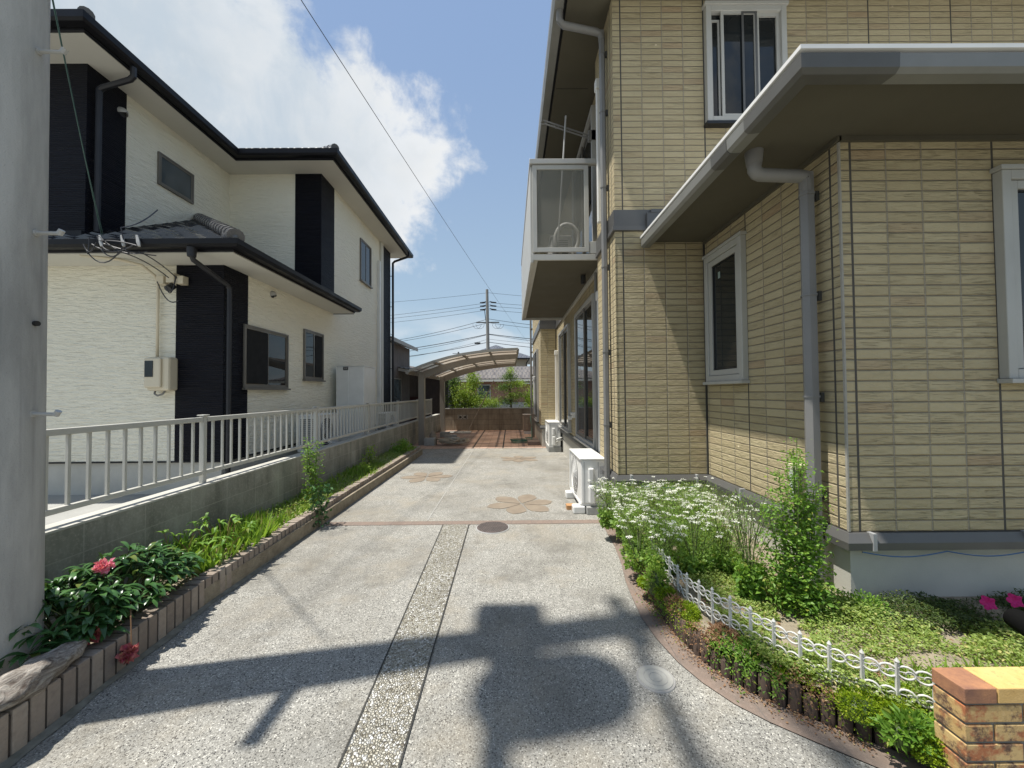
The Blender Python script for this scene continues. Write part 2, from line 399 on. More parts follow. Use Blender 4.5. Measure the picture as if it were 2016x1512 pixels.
def offset_poly(poly, d, closed=True):
    n = len(poly); out = []
    for i in range(n):
        a = Vector(poly[i - 1]) if (closed or i > 0) else None
        p = Vector(poly[i]); c = Vector(poly[(i + 1) % n]) if (closed or i < n - 1) else None
        n1 = n2 = None
        if a is not None: e = (p - a).normalized(); n1 = Vector((e.y, -e.x))
        if c is not None: e = (c - p).normalized(); n2 = Vector((e.y, -e.x))
        if n1 is None: n1 = n2
        if n2 is None: n2 = n1
        m = n1 + n2; m = m / max(0.2, m.length_squared) * 2
        out.append(tuple(p + m * d))
    return out

def link_mesh(name, mb, mt, origin=(0, 0, 0), smooth=False, bevel=0.0):
    me = bpy.data.meshes.new(name); o0 = origin
    me.from_pydata([(x - o0[0], y - o0[1], z - o0[2]) for x, y, z in mb.v], [], mb.f); me.update()
    me.materials.append(mt)
    if smooth: me.polygons.foreach_set('use_smooth', [True] * len(me.polygons))
    o = bpy.data.objects.new(name, me); C.objects.link(o)
    if smooth == 'auto':
        md = o.modifiers.new('edge', 'EDGE_SPLIT'); md.split_angle = R(40)
    if bevel:
        md = o.modifiers.new('bevel', 'BEVEL'); md.width = bevel; md.segments = 2; md.limit_method = 'ANGLE'; md.angle_limit = R(40)
    return o

def tag(o, label, cat, group=None, kind=None):
    o['label'] = label; o['category'] = cat
    if group: o['group'] = group
    if kind: o['kind'] = kind
    return o
def thing(name, label, cat, loc=(0, 0, 0), group=None):
    o = bpy.data.objects.new(name, None); C.objects.link(o); o.location = loc; o.empty_display_size = 0.2; o['org'] = loc
    return tag(o, label, cat, group)
def part(name, mb, mt, parent, smooth=False, bevel=0.0, label=None):
    org = tuple(parent['org'])
    o = link_mesh(name, mb, mt, org, smooth, bevel); o.parent = parent; o['org'] = org
    if label: o['label'] = label
    return o
def single(name, mb, mt, label, cat, loc=(0, 0, 0), group=None, kind=None, smooth=False, bevel=0.0):
    o = link_mesh(name, mb, mt, loc, smooth, bevel); o.location = loc; o['org'] = loc
    return tag(o, label, cat, group, kind)
def struct(name, mb, mt):
    o = link_mesh(name, mb, mt); o['kind'] = 'structure'; return o
def copy_thing(root, loc, rotz=0.0, scale=1.0, label=None):
    r = root.copy(); C.objects.link(r); r.location = loc; r.rotation_euler = (0, 0, rotz); r.scale = (scale,) * 3
    if label: r['label'] = label
    for ch in list(root.children):
        c = ch.copy(); C.objects.link(c); c.parent = r
        for g in ch.children:
            d = g.copy(); C.objects.link(d); d.parent = c
    return r

# many small folded leaves at once: P base points, D directions, N normals, L lengths, W widths
def leaves(mb, P, D, N, L, W, fold=0.15, droop=0.0):
    P = np.asarray(P, float); n = len(P)
    D = D / np.linalg.norm(D, axis=1, keepdims=True)
    S = np.cross(D, N); S /= np.maximum(1e-6, np.linalg.norm(S, axis=1, keepdims=True)); N2 = np.cross(S, D)
    L = np.broadcast_to(L, n)[:, None]; W = np.broadcast_to(W, n)[:, None]
    mid = P + D * L * 0.45
    a = mid + S * W * 0.5 + N2 * W * fold; b = mid - S * W * 0.5 + N2 * W * fold
    tip = P + D * L - N2 * L * droop
    V = np.stack([P, a, tip, b], 1).reshape(-1, 3)
    i = np.arange(n)[:, None] * 4
    F = np.concatenate([i + np.array([[0, 1, 2]]), i + np.array([[0, 2, 3]])], 0)
    return mb.raw(V, F)
def runit(n):
    v = rng.normal(size=(n, 3)); return v / np.linalg.norm(v, axis=1, keepdims=True)
def upish(n, up=0.6):
    v = runit(n); v[:, 2] = np.abs(v[:, 2]) + up; return v / np.linalg.norm(v, axis=1, keepdims=True)

# ---------------------------------------------------------------- shared materials
M_tile = siding_mat("tile_siding", 1.167, 4.02)
M_tile_annex = siding_mat("tile_siding_annex", 2.066, 2.36)
M_white = wavy_white(); M_black = ribbed_black()
M_found = mat("foundation_render", (0.52, 0.50, 0.44), (0.43, 0.415, 0.365), 2.5, 0.9, 0.35, 160, world=True)
M_band = mat("grey_metal_band", (0.115, 0.113, 0.108), (0.09, 0.088, 0.084), 2, 0.4, 0.04, world=True)
M_gutter = mat("grey_gutter", (0.21, 0.208, 0.188), (0.165, 0.164, 0.148), 3, 0.38, 0.03, world=True)
M_pipe = mat("grey_downpipe", (0.205, 0.20, 0.192), (0.17, 0.167, 0.16), 3, 0.42, 0.03, world=True)
M_soffit = mat("brown_soffit", (0.095, 0.085, 0.058), (0.082, 0.073, 0.05), 1.5, 0.85, 0.12, 200, world=True)
M_drip = mat("white_roof_edge", (0.78, 0.77, 0.74), (0.70, 0.69, 0.66), 3, 0.5, 0.03, world=True)
M_alu = mat("silver_aluminium", (0.42, 0.415, 0.39), (0.37, 0.365, 0.345), 3, 0.36, 0.02, spec=0.6)
M_aluw = mat("pale_aluminium", (0.47, 0.46, 0.42), (0.42, 0.41, 0.375), 3, 0.42, 0.02)
M_bronze = mat("bronze_frame", (0.16, 0.145, 0.125), (0.13, 0.12, 0.10), 3, 0.4, 0.02)
M_glass = glass_mat("dark_glass"); M_glass_l = glass_mat("grey_glass", (0.045, 0.055, 0.06))
M_rubber = mat("black_plastic", (0.012, 0.012, 0.013), (0.02, 0.02, 0.02), 5, 0.45, 0.05)
M_bgut = mat("black_gutter", (0.008, 0.008, 0.010), (0.012, 0.012, 0.014), 2, 0.42, 0.03, spec=0.2, world=True)
M_bpipe = mat("black_downpipe", (0.010, 0.010, 0.013), (0.014, 0.014, 0.017), 2, 0.5, 0.03)
M_wsoffit = mat("white_soffit", (0.62, 0.60, 0.53), (0.57, 0.55, 0.485), 1.0, 0.8, 0.06, 200, world=True)
M_wplastic = mat("white_plastic", (0.74, 0.73, 0.69), (0.66, 0.65, 0.61), 3, 0.42, 0.03)
M_wmetal = mat("white_enamel", (0.76, 0.755, 0.72), (0.68, 0.675, 0.64), 4, 0.38, 0.03)
M_cream = mat("cream_plastic", (0.66, 0.58, 0.43), (0.60, 0.53, 0.39), 3, 0.4, 0.03)
M_grille = mat("grille_dark", (0.05, 0.05, 0.05), (0.035, 0.035, 0.035), 6, 0.6, 0.05)
M_cblock = mat("grey_concrete_block", (0.34, 0.34, 0.32), (0.26, 0.26, 0.245), 8, 0.9, 0.5, 120)
M_conc = mat("plain_concrete", (0.36, 0.355, 0.33), (0.25, 0.25, 0.23), 1.1, 0.9, 0.4, 110, world=True)
M_wire = mat("wire", (0.03, 0.03, 0.035), (0.04, 0.04, 0.045), 3, 0.5, 0)
M_soil = mat("soil", (0.20, 0.165, 0.115), (0.34, 0.29, 0.21), 14, 0.95, 0.9, 90, bdist=0.012, world=True)
M_wood = mat("weathered_wood", (0.28, 0.24, 0.19), (0.16, 0.13, 0.10), 6, 0.85, 0.6, 40, stretch=(1, 1, 5))

# ================================================================ SETTING
g = MB(); g.poly([(-900, -900, -0.03), (900, -900, -0.03), (900, 900, -0.03), (-900, 900, -0.03)])
struct("ground", g, mat("far_ground", (0.20, 0.195, 0.17), (0.15, 0.15, 0.12), 0.2, 0.95, 0.2, 20, world=True))
# driveway concrete: left edge at the brick edging, right edge follows the planted bed
curve = [(1.62, 1.30), (1.386, 1.42), (1.207, 1.55), (1.08, 1.65), (0.99, 1.742), (0.91, 1.87), (0.853, 2.012), (0.815, 2.2), (0.80, 2.407), (0.815, 2.65), (0.84, 2.88), (0.886, 3.13), (0.93, 3.5), (0.96, 4.16)]
dr = [(-2.2, -6.0), (3.2, -6.0), (3.2, 1.30)] + curve
g = MB(); g.poly([(x, y, 0.0) for x, y in dr] + [(-2.2, 4.16, 0.0)])
struct("driveway", g, concrete_drive())
g = MB(); g.poly([(x, y, 0.0) for x, y in [(-2.2, 4.16), (1.3, 4.16), (1.3, 9.72), (-2.75, 9.72), (-2.75, 8.8), (-2.2, 8.8)]])
struct("driveway_rear", g, bpy.data.materials["exposed_concrete"])
g = MB(); g.box(-1.98, 1.13, 4.125, 4.235, -0.02, 0.004); struct("brick_band", g, brick_band_mat())
g = MB(); g.poly([(-0.651, 1.30, .004), (-0.425, 1.30, .004), (-0.43, 2.2, .004), (-0.452, 4.12, .004), (-0.727, 4.12, .004), (-0.69, 2.6, .004)])
struct("pebble_strip", g, pebble_mat())
M_dark = mat("dark_joint", (0.05, 0.048, 0.042), (0.035, 0.034, 0.03), 8, 0.95, 0)
for a, b_ in (((-0.651, 1.30), (-0.727, 4.12)), ((-0.425, 1.30), (-0.452, 4.12))):
    g = MB(); g.poly([(a[0] - .004, a[1], .007), (a[0] + .004, a[1], .007), (b_[0] + .004, b_[1], .007), (b_[0] - .004, b_[1], .007)])
    struct("pebble_strip_joint", g, M_dark)
g = MB(); g.box(-2.75, 1.3, 9.72, 14.6, -0.02, 0.004); struct("terracotta_paving", g, paver_mat())
for x in (-0.98, -0.22):
    g = MB(); g.poly([(x, 9.74, .008), (x + .035, 9.74, .008), (x + .035, 14.4, .008), (x, 14.4, .008)]); struct("paving_joint", g, M_dark)
# curved paver band along the bed
M_red = bpy.data.materials["red_brick_band"]
wid = 0.125
g = MB(); oc = offset_poly(curve, wid, closed=False)
for k in range(len(curve) - 1):
    g.poly([(*curve[k], 0.004), (*oc[k], 0.004), (*oc[k + 1], 0.004), (*curve[k + 1], 0.004)])
struct("brick_border_path", g, M_red)
# light hairline joints in the rear concrete
M_light = mat("lime_joint", (0.40, 0.39, 0.355), (0.30, 0.29, 0.265), 9, 0.95, 0)
for x in (-0.93,):
    g = MB(); g.poly([(x, 4.26, .004), (x + .012, 4.26, .004), (x + .012, 9.7, .004), (x, 9.7, .004)]); struct("driveway_joint", g, M_light)
# neighbour's yard
g = MB(); g.box(-30, -2.79, -6, 22, -0.3, 0.07); struct("neighbour_yard_ground", g, M_conc)
# bed soil, left and right
g = MB(); g.box(-2.64, -2.03, 0.9, 8.86, -0.02, 0.12); struct("bed_soil", g, M_soil)
bed = [(1.20, 1.49), (3.2, 1.49), (3.2, 2.5), (2.1, 2.5), (2.1, 4.0), (1.02, 4.0)] + [(p[0] + 0.0, p[1]) for p in reversed(offset_poly(curve, wid + .03, closed=False)[3:13])]
g = MB()
nx, ny = 46, 56; xs = np.linspace(0.85, 3.6, nx); ys = np.linspace(1.2, 3.95, ny)
ocx = offset_poly(curve, wid + 0.035, closed=False)
cy = np.array([p[1] for p in ocx]); cx = np.array([p[0] for p in ocx]); od = np.argsort(cy); cy = cy[od]; cx = cx[od]
def bed_x(y): return float(np.interp(y, cy, cx))
def bed_z(x, y): return 0.135 + 0.03 * math.sin(x * 5 + y * 3) * 0.4 + 0.012 * math.sin(x * 13 + 1) * math.sin(y * 11) + 0.02 * min(1, max(0, (x - bed_x(y)) / 0.8))
bed_v = []; bed_f = []
for j in range(ny):
    y = ys[j]; x0 = bed_x(y) if y > 1.5 else 1.62
    for i in range(nx):
        x = x0 + (3.6 - x0) * (i / (nx - 1)) ** 1.3; bed_v.append((x, y, bed_z(x, y)))
for j in range(ny - 1):
    for i in range(nx - 1):
        if (ys[j] < 1.46): continue
        bed_f.append((j * nx + i, j * nx + i + 1, (j + 1) * nx + i + 1, (j + 1) * nx + i))
g.add(bed_v, bed_f); struct("garden_soil", g, M_soil)

# ================================================================ RIGHT HOUSE (tan tiled)
def window(root, pl, u0, u1, z0, z1, frame_m, frame_w=0.045, proud=0.035, sashes=2, sill=True, glass=None, sash_w=0.035, head=False, style='slide'):
    fr = MB(); fr.wring(pl, u0, u1, z0, z1, frame_w, 0.0, proud)
    fo = part("window", fr, frame_m, root, bevel=0.003)
    a, b = u0 + frame_w, u1 - frame_w; c, d = z0 + frame_w, z1 - frame_w
    n = sashes; w_ = (b - a) / n
    for k in range(n):
        sa = a + k * w_ - (0.012 if k else 0); sb = a + (k + 1) * w_ + (0.012 if k < n - 1 else 0)
        dd = 0.004 if (k % 2) else 0.014
        s_ = MB(); s_.wring(pl, sa, sb, c, d, sash_w, dd, dd + 0.012); part("sash", s_, frame_m, fo)
        p_ = MB(); p_.wbox(pl, sa + sash_w, sb - sash_w, c + sash_w, d - sash_w, dd - 0.002, dd + 0.004); part("pane", p_, glass or M_glass, fo)
    if sill:
        s_ = MB(); s_.wbox(pl, u0 - 0.02, u1 + 0.02, z0 - 0.028, z0 - 0.001, 0.0, proud + 0.03); part("sill", s_, frame_m, fo, bevel=0.003)
    if head:
        s_ = MB(); s_.wbox(pl, u0 - 0.01, u1 + 0.01, z1 + 0.001, z1 + 0.03, 0.0, proud + 0.02); part("window_head", s_, frame_m, fo, bevel=0.003)
    return fo

H = thing("house", "two-storey house clad in tan stacked tiles, with grey gutters and low front wing", "house", (5, 8, 0))
main = [(1.085, 3.91), (9, 3.91), (9, 13.3), (0.78, 13.3), (0.78, 9.85), (1.2, 9.85), (1.2, 4.7), (1.085, 4.7)]
annex = [(2.0, 2.29), (9, 2.29), (9, 3.905), (2.0, 3.905)]
wl_ = part("wall", MB().loft(main, [(0, 0.56), (0, 5.5)]), M_tile, H)
part("front_wing_wall", MB().loft(annex, [(0, 0.56), (0, 2.93)]), M_tile_annex, H)
part("foundation", MB().loft(main, [(-0.02, -0.05), (-0.02, 0.50)]).loft(annex, [(-0.02, -0.05), (-0.02, 0.50)]), M_found, H)
bprof = [(-0.02, 0.455), (0.035, 0.462), (0.037, 0.505), (0.012, 0.555), (-0.01, 0.557)]
M_clip = mat("joint_cover", (0.36, 0.365, 0.37), (0.31, 0.315, 0.32), 2, 0.45, 0.03)
bb = MB().loft(main, bprof); part("base_band", bb, M_band, H)
bb = MB().loft(annex, bprof); b2 = part("base_band", bb, M_band, H)
mprof = [(-0.02, 3.045), (0.026, 3.05), (0.026, 3.095), (0.012, 3.10), (0.018, 3.262), (-0.02, 3.267)]
bm_ = part("storey_band", MB().loft(main, mprof), M_band, H)
def clip_(*a):
    part('band_joint_cover', MB().wbox(*a), M_clip, b2)
clip_(('y', 2.29, -1), 2.105, 2.127, 0.46, 0.56, 0.0, 0.042); clip_(('y', 2.29, -1), 3.02, 3.045, 0.46, 0.56, 0.0, 0.042)
clip_(('y', 3.91, -1), 1.20, 1.222, 0.46, 0.56, 0.0, 0.042); clip_(('y', 3.91, -1), 1.86, 1.88, 0.46, 0.56, 0.0, 0.042)
for yy in (2.46, 3.30): clip_(('x', 2.0, -1), yy, yy + 0.02, 0.46, 0.56, 0.0, 0.042)

# pale corner trims where two siding faces meet
M_corner = mat("corner_seal", (0.36, 0.345, 0.30), (0.30, 0.28, 0.24), 14, 0.8, 0.2, world=True)
tr = MB(); tr.box(1.996, 2.006, 2.286, 2.30, 0.56, 2.93); part("corner_trim", tr, M_corner, H)
tr = MB(); tr.box(1.082, 1.089, 3.906, 3.913, 0.56, 3.04); part("corner_trim", tr, M_tile, H)
tr = MB(); tr.box(1.985, 2.0, 3.895, 3.91, 0.56, 2.92); part("inner_corner_joint", tr, M_dark, H)

# roofs
er = [(0.63, 3.45), (9.5, 3.45), (9.5, 13.8), (0.63, 13.8)]
part("soffit", MB().loft(er, [(0, 5.50), (0, 5.53)], cap0=True), M_soffit, H)
rf = part("roof", MB().loft(er, [(0.11, 5.66), (0.0, 5.71), (-4.2, 6.7)], cap1=True).loft(er, [(0.0, 5.53), (0.0, 5.66), (0.11, 5.661)]), mat("roof_slate", (0.10, 0.10, 0.10), (0.07, 0.07, 0.07), 2, 0.7, 0.2, world=True), H)
gprof = [(0.02, 5.60), (0.035, 5.50), (0.13, 5.505), (0.15, 5.57), (0.15, 5.66), (0.135, 5.66), (0.132, 5.60)]
part("gutter", MB().loft(er, gprof), M_gutter, rf)
er2 = [(1.485, 1.865), (9.5, 1.865), (9.5, 4.6), (1.485, 4.6)]
part("front_wing_soffit", MB().loft(er2, [(0, 2.93), (0, 2.96)], cap0=True), M_soffit, H)
for yv, xv in ((2.275, None),):
    tr = MB(); tr.wbox(('y', 2.29, -1), 1.99, 9, 2.90, 2.929, 0.0, 0.02); tr.wbox(('x', 2.0, -1), 2.27, 3.9, 2.90, 2.929, 0.0, 0.02); part("soffit_trim", tr, M_soffit, H)
rf2 = part("front_wing_roof", MB().loft(er2, [(-0.02, 2.958), (0.12, 2.961), (0.145, 2.965), (0.145, 2.985), (0.12, 2.992), (-1.2, 3.30)], cap1=True), M_drip, H)
def gutter_piece(path, closed=False, m=None, nm="gutter", k=0.0, e=True):
    pr = [(0.03, 2.90), (0.05, 2.872), (0.115 + k, 2.868 - k), (0.136 + k, 2.885 - k), (0.139 + k, 2.948), (0.128, 2.952), (0.122, 2.9)]
    return part(nm, MB().loft(path, pr, closed=False, endcaps=e), m or M_gutter, rf2)
gutter_piece([(1.485, 3.90), (1.485, 1.865), (9.5, 1.865)])
M_gcorner = mat("gutter_corner_piece", (0.10, 0.098, 0.087), (0.08, 0.078, 0.07), 3, 0.5, 0.03, world=True)
gutter_piece([(1.485, 2.16), (1.485, 1.865), (1.80, 1.865)], m=M_gcorner, nm="gutter_corner", k=0.003)
gutter_piece([(1.485, 2.52), (1.485, 2.34)], m=M_gcorner, nm="gutter_outlet_joint", k=0.004)

# downpipe front wing: outlet, elbow, square-ish pipe, brackets
def hexpipe(mb, pts, r): return mb.tube(pts, r, n=6)
dp = part("downpipe", MB().tube([(1.925, 2.455, 2.80), (1.925, 2.455, 0.13)], 0.043, n=6), M_pipe, H, smooth='auto')
e_ = MB(); e_.tube([(1.575, 2.43, 2.93), (1.575, 2.43, 2.845)], [0.055, 0.045], 12)
e_.tube([(1.575, 2.43, 2.86), (1.575, 2.43, 2.815), (1.59, 2.431, 2.795), (1.615, 2.432, 2.785), (1.88, 2.452, 2.785), (1.912, 2.454, 2.78), (1.925, 2.455, 2.765), (1.925, 2.455, 2.68)], 0.041, 12)
part("elbow", e_, M_pipe, dp, smooth='auto')
M_bracket = mat("dark_bracket", (.06, .06, .058), (.045, .045, .043), 4, .5, .05)
def brackets(parent, x, y, zs, wallx, r):
    for z in zs:
        q = MB(); q.tube([(x, y, z - 0.006), (x, y, z + 0.006)], r + 0.006, n=6)
        part("bracket_ring", q, M_pipe, parent)
        q = MB(); q.box(x + r * 0.5, wallx, y - 0.008, y + 0.008, z - 0.008, z + 0.008); q.box(wallx - 0.022, wallx, y - 0.012, y + 0.012, z - 0.035, z + 0.025)
        part("bracket", q, M_bracket, parent)
brackets(dp, 1.925, 2.455, (2.66, 2.01, 1.36, 0.74), 2.0, 0.043)
dp = part("downpipe", MB().tube([(1.03, 4.13, 5.35), (1.03, 4.13, 0.02)], 0.033, n=6), M_pipe, H, smooth='auto')
e_ = MB(); e_.tube([(0.56, 4.05, 5.52), (0.56, 4.05, 5.40), (0.60, 4.06, 5.36), (0.97, 4.12, 5.34), (1.02, 4.13, 5.32), (1.03, 4.13, 5.25)], 0.036, 10)
part("elbow", e_, M_pipe, dp, smooth='auto')
brackets(dp, 1.03, 4.13, (5.1, 4.45, 3.62, 2.75, 1.83, 1.05), 1.085, 0.033)
dp = part("downpipe", MB().tube([(0.72, 13.35, 5.4), (0.72, 13.35, 0.02)], 0.035, n=6), M_pipe, H)
brackets(dp, 0.72, 13.35, (4.4, 3.6, 2.8, 2.0), 0.78, 0.035)
for z in (2.35, 1.5): pass

part('band_end_cap', MB().box(1.40, 1.62, 3.855, 3.885, 3.05, 3.215).box(1.44, 1.62, 3.85, 3.886, 3.215, 3.25), M_band, rf2)
for yy in (5.1, 6.9, 8.7, 10.5, 12.3): part('soffit_joint', MB().box(0.64, 1.08, yy, yy + .006, 5.496, 5.4995), M_dark, H)
# windows
X1 = ('x', 2.0, -1); Y1 = ('y', 2.29, -1); Y2 = ('y', 3.91, -1); X3 = ('x', 1.2, -1)
def framed(root, pl, u0, u1, z0, z1, m, casement=True):
    f = MB(); f.wring(pl, u0, u1, z0, z1, 0.055, 0.0, 0.05); fo = part("window", f, m, root, bevel=0.004)
    s_ = MB(); s_.wring(pl, u0 + 0.058, u1 - 0.058, z0 + 0.058, z1 - 0.058, 0.05, 0.0, 0.036); part("sash", s_, m, fo, bevel=0.003)
    q = MB(); q.wring(pl, u0 + 0.109, u1 - 0.109, z0 + 0.109, z1 - 0.109, 0.008, 0.0, 0.022); part("gasket", q, M_rubber, fo)
    q = MB(); q.wbox(pl, u0 + 0.117, u1 - 0.117, z0 + 0.117, z1 - 0.117, 0.0, 0.012); part("pane", q, M_glass, fo)
    q = MB(); q.wbox(pl, u0 - 0.015, u1 + 0.015, z1 + 0.001, z1 + 0.028, 0.0, 0.06); part("window_head", q, m, fo, bevel=0.003)
    q = MB(); q.wbox(pl, u0 - 0.015, u1 + 0.015, z0 - 0.028, z0 - 0.001, 0.0, 0.075); part("sill", q, m, fo, bevel=0.003)
    return fo
M_frame = mat("pale_grey_frame", (0.43, 0.425, 0.39), (0.38, 0.375, 0.345), 3, 0.4, 0.02, world=True)
fo = framed(H, X1, 3.215, 3.83, 1.49, 2.72, M_frame)
q = MB(); q.wbox(X1, 3.60, 3.635, 2.47, 2.53, 0.0125, 0.014); part('sticker', q, mat('pale_sticker', (.30, .38, .34), (.24, .31, .28), 9, .6, 0), fo)
framed(H, Y1, 2.925, 4.1, 1.46, 2.70, M_frame)
# upper window: tall frame with three sliding leaves
f = MB(); f.wring(Y2, 2.035, 2.865, 4.15, 5.36, 0.055, 0.0, 0.06); fo = part("window", f, M_aluw, H, bevel=0.004)
q = MB(); q.wbox(Y2, 2.02, 2.88, 5.362, 5.392, 0, 0.075); part("window_head", q, M_aluw, fo)
q = MB(); q.wbox(Y2, 2.02, 2.88, 4.118, 4.148, 0, 0.075); part("sill", q, M_rubber, fo)
q = MB(); q.wbox(Y2, 2.09, 2.81, 4.205, 5.305, 0.0, 0.006); part("pane", q, M_glass, fo)
q = MB(); q.wring(Y2, 2.19, 2.56, 4.205, 5.305, 0.028, 0.036, 0.052); part("sash", q, M_aluw, fo)
q = MB(); q.wbox(Y2, 2.218, 2.532, 4.233, 5.277, 0.036, 0.040); part("pane", q, M_glass, fo)
q = MB(); q.wring(Y2, 2.56, 2.81, 4.205, 5.305, 0.035, 0.012, 0.030); part("sash", q, M_aluw, fo)
q = MB(); q.wring(Y2, 2.40, 2.56, 4.215, 5.295, 0.022, 0.056, 0.058); part("sash", q, M_band, fo)
q = MB(); q.wring(Y2, 2.095, 2.19, 4.205, 5.24, 0.018, 0.010, 0.022); part("sash", q, M_aluw, fo)
# tall sliding doors under the balcony
def sliding(u0, u1, z0, z1, pl=X3, fm=M_bronze):
    f = MB(); f.wring(pl, u0, u1, z0, z1, 0.05, 0.0, 0.06); fo = part("sliding_door", f, M_alu, H, bevel=0.003)
    m_ = (u0 + u1) / 2
    q = MB(); q.wring(pl, u0 + .05, m_ + .03, z0 + .05, z1 - .05, 0.05, 0.006, 0.022); part("sash", q, fm, fo)
    q = MB(); q.wring(pl, m_ - .03, u1 - .05, z0 + .05, z1 - .05, 0.05, 0.026, 0.042); part("sash", q, fm, fo)
    q = MB(); q.wbox(pl, u0 + .1, m_ - .02, z0 + .1, z1 - .1, 0.008, 0.014); part("pane", q, M_glass, fo)
    q = MB(); q.wbox(pl, m_ + .02, u1 - .1, z0 + .1, z1 - .1, 0.028, 0.034); part("pane", q, M_glass_l, fo)
    q = MB(); q.wbox(pl, u0 - .02, u1 + .02, z0 - .03, z0 - .001, 0, 0.09); part("sill", q, M_alu, fo)
    return fo
sliding(5.30, 6.80, 0.62, 2.77); sliding(7.62, 9.10, 0.62, 2.77)
sliding(10.6, 12.2, 0.62, 2.6, ('x', 0.78, -1))
sliding(5.2, 6.9, 3.35, 5.35, X3)
# vent hood, pipes and covers on the side wall
q = MB(); q.box(1.10, 1.2, 6.98, 7.10, 0.98, 1.03); q.box(1.12, 1.2, 7.0, 7.08, 0.93, 0.98); part("vent_hood", q, M_wplastic, H, bevel=0.01)
q = MB(); q.box(1.12, 1.2, 7.50, 7.60, 0.86, 0.93); part("vent_hood", q, M_wplastic, H, bevel=0.01)
def cover(x0, x1, y0, y1, ztop, zbot, nm="pipe_cover", cap=True):
    q = MB(); q.box(x0, x1, y0, y1, zbot, ztop - 0.12); o = part(nm, q, M_wplastic, H, bevel=0.008)
    if cap: q = MB(); q.box(x0 - .012, x1 + 0.0, y0 - .015, y1 + .015, ztop - 0.12, ztop); part("cover_cap", q, M_wplastic, o, bevel=0.012)
cover(1.125, 1.2, 4.90, 4.965, 2.70, 0.62)
cover(1.125, 1.2, 9.62, 9.70, 2.45, 0.70)
cover(1.02, 1.085, 4.36, 4.42, 5.02, 3.35)
cover(0.715, 0.78, 11.9, 11.97, 1.9, 0.70)
part("drain_pipe", MB().tube([(1.14, 5.06, 2.98), (1.14, 5.06, 0.05)], 0.02, 8), M_pipe, H)
part("balcony_drain", MB().tube([(1.03, 5.35, 3.03), (1.03, 5.35, 2.91)], 0.035, 10), M_rubber, H)
# fascia band at the top of the rear wing
part("rear_wing_band", MB().wbox(('y', 9.85, -1), 0.75, 1.2, 3.02, 3.16, 0.03, 0.045), M_band, H)
# balcony
bx0, bx1, by0, by1 = 0.26, 1.2, 4.70, 8.5
bal = part("balcony", MB().box(bx0 + .035, bx1, by0 + .03, by1 - 0.03, 3.05, 3.12), M_soffit, H)
q = MB(); q.box(bx0 + 0.02, 1.084, by0, by0 + .03, 3.03, 3.10); q.box(bx0 + .02, bx1, by1 - .03, by1, 3.0, 3.13)
q.box(bx0, bx0 + .035, by0 + 0.002, by1 - 0.002, 3.00, 3.115); q.box(bx0 + .04, bx0 + 0.09, by0 + .035, by1 - .035, 3.025, 3.05)
q.box(1.16, 1.199, by0 + .035, by1 - .035, 3.0, 3.05); part("edge_beam", q, M_aluw, bal, bevel=0.003)
q = MB(); q.box(0.99, 1.084, by0 + 0.004, by0 + .05, 3.11, 3.26); part("end_bracket", q, M_aluw, bal, bevel=0.004)
q = MB(); q.box(bx0 + .004, bx0 + .022, by0 + .03, by1, 3.12, 4.215); part("side_panel", q, M_aluw, bal)
for k in range(5): q = MB(); y = by0 + 0.02 + k * (by1 - by0 - 0.06) / 4; q.box(bx0 + .024, bx0 + .06, y, y + .04, 3.12, 4.215); part("baluster_post", q, M_aluw, bal)
q = MB(); q.box(bx0 - .005, 1.10, by0 - .02, by0 + .05, 4.222, 4.285); q.box(bx0 - .005, bx0 + .06, by0 + .05, by1, 4.222, 4.285); part("handrail", q, M_alu, bal, bevel=0.006)
q = MB(); q.wring(('y', by0 + .03, -1), bx0 + .03, 0.985, 3.13, 4.215, 0.055, 0.0, 0.03); part("end_frame", q, M_aluw, bal, bevel=0.003)
mm = NB("perforated_screen"); mm.done((0.23, 0.225, 0.19), 0.7)
tr_ = mm.n('ShaderNodeBsdfTransparent'); mx_ = mm.n('ShaderNodeMixShader')
mx_.inputs[0].default_value = 0.5; mm.l(tr_.outputs[0], mx_.inputs[1]); mm.l(mm.p.outputs[0], mx_.inputs[2]); mm.l(mx_.outputs[0], mm.out.inputs[0])
q = MB(); q.wbox(('y', by0 + .015, -1), bx0 + .085, 0.93, 3.185, 4.16, 0.0, 0.004); part("end_screen", q, mm.m, bal)
q = MB(); q.box(bx0 + .02, 1.16, by1 - .03, by1 - .005, 3.13, 4.215); part("far_end_panel", q, M_aluw, bal)
# laundry pole arm on the upper side wall
arm = part("laundry_pole_arm", MB().box(1.10, 1.2, 5.20, 5.26, 4.86, 5.0), M_pipe, H)
q = MB(); q.tube([(1.12, 5.23, 4.94), (0.50, 5.23, 5.15)], 0.011, 6); q.tube([(1.12, 5.23, 4.90), (0.50, 5.23, 5.11)], 0.011, 6)
for kx, kz in ((0.48, 5.13), (0.66, 5.075), (0.82, 5.02)):
    q.tube([(kx + .03 * math.cos(a * math.pi / 5), 5.23, kz + .03 * math.sin(a * math.pi / 5)) for a in range(11)], 0.006, 5)
part("arm_bar", q, M_pipe, arm)

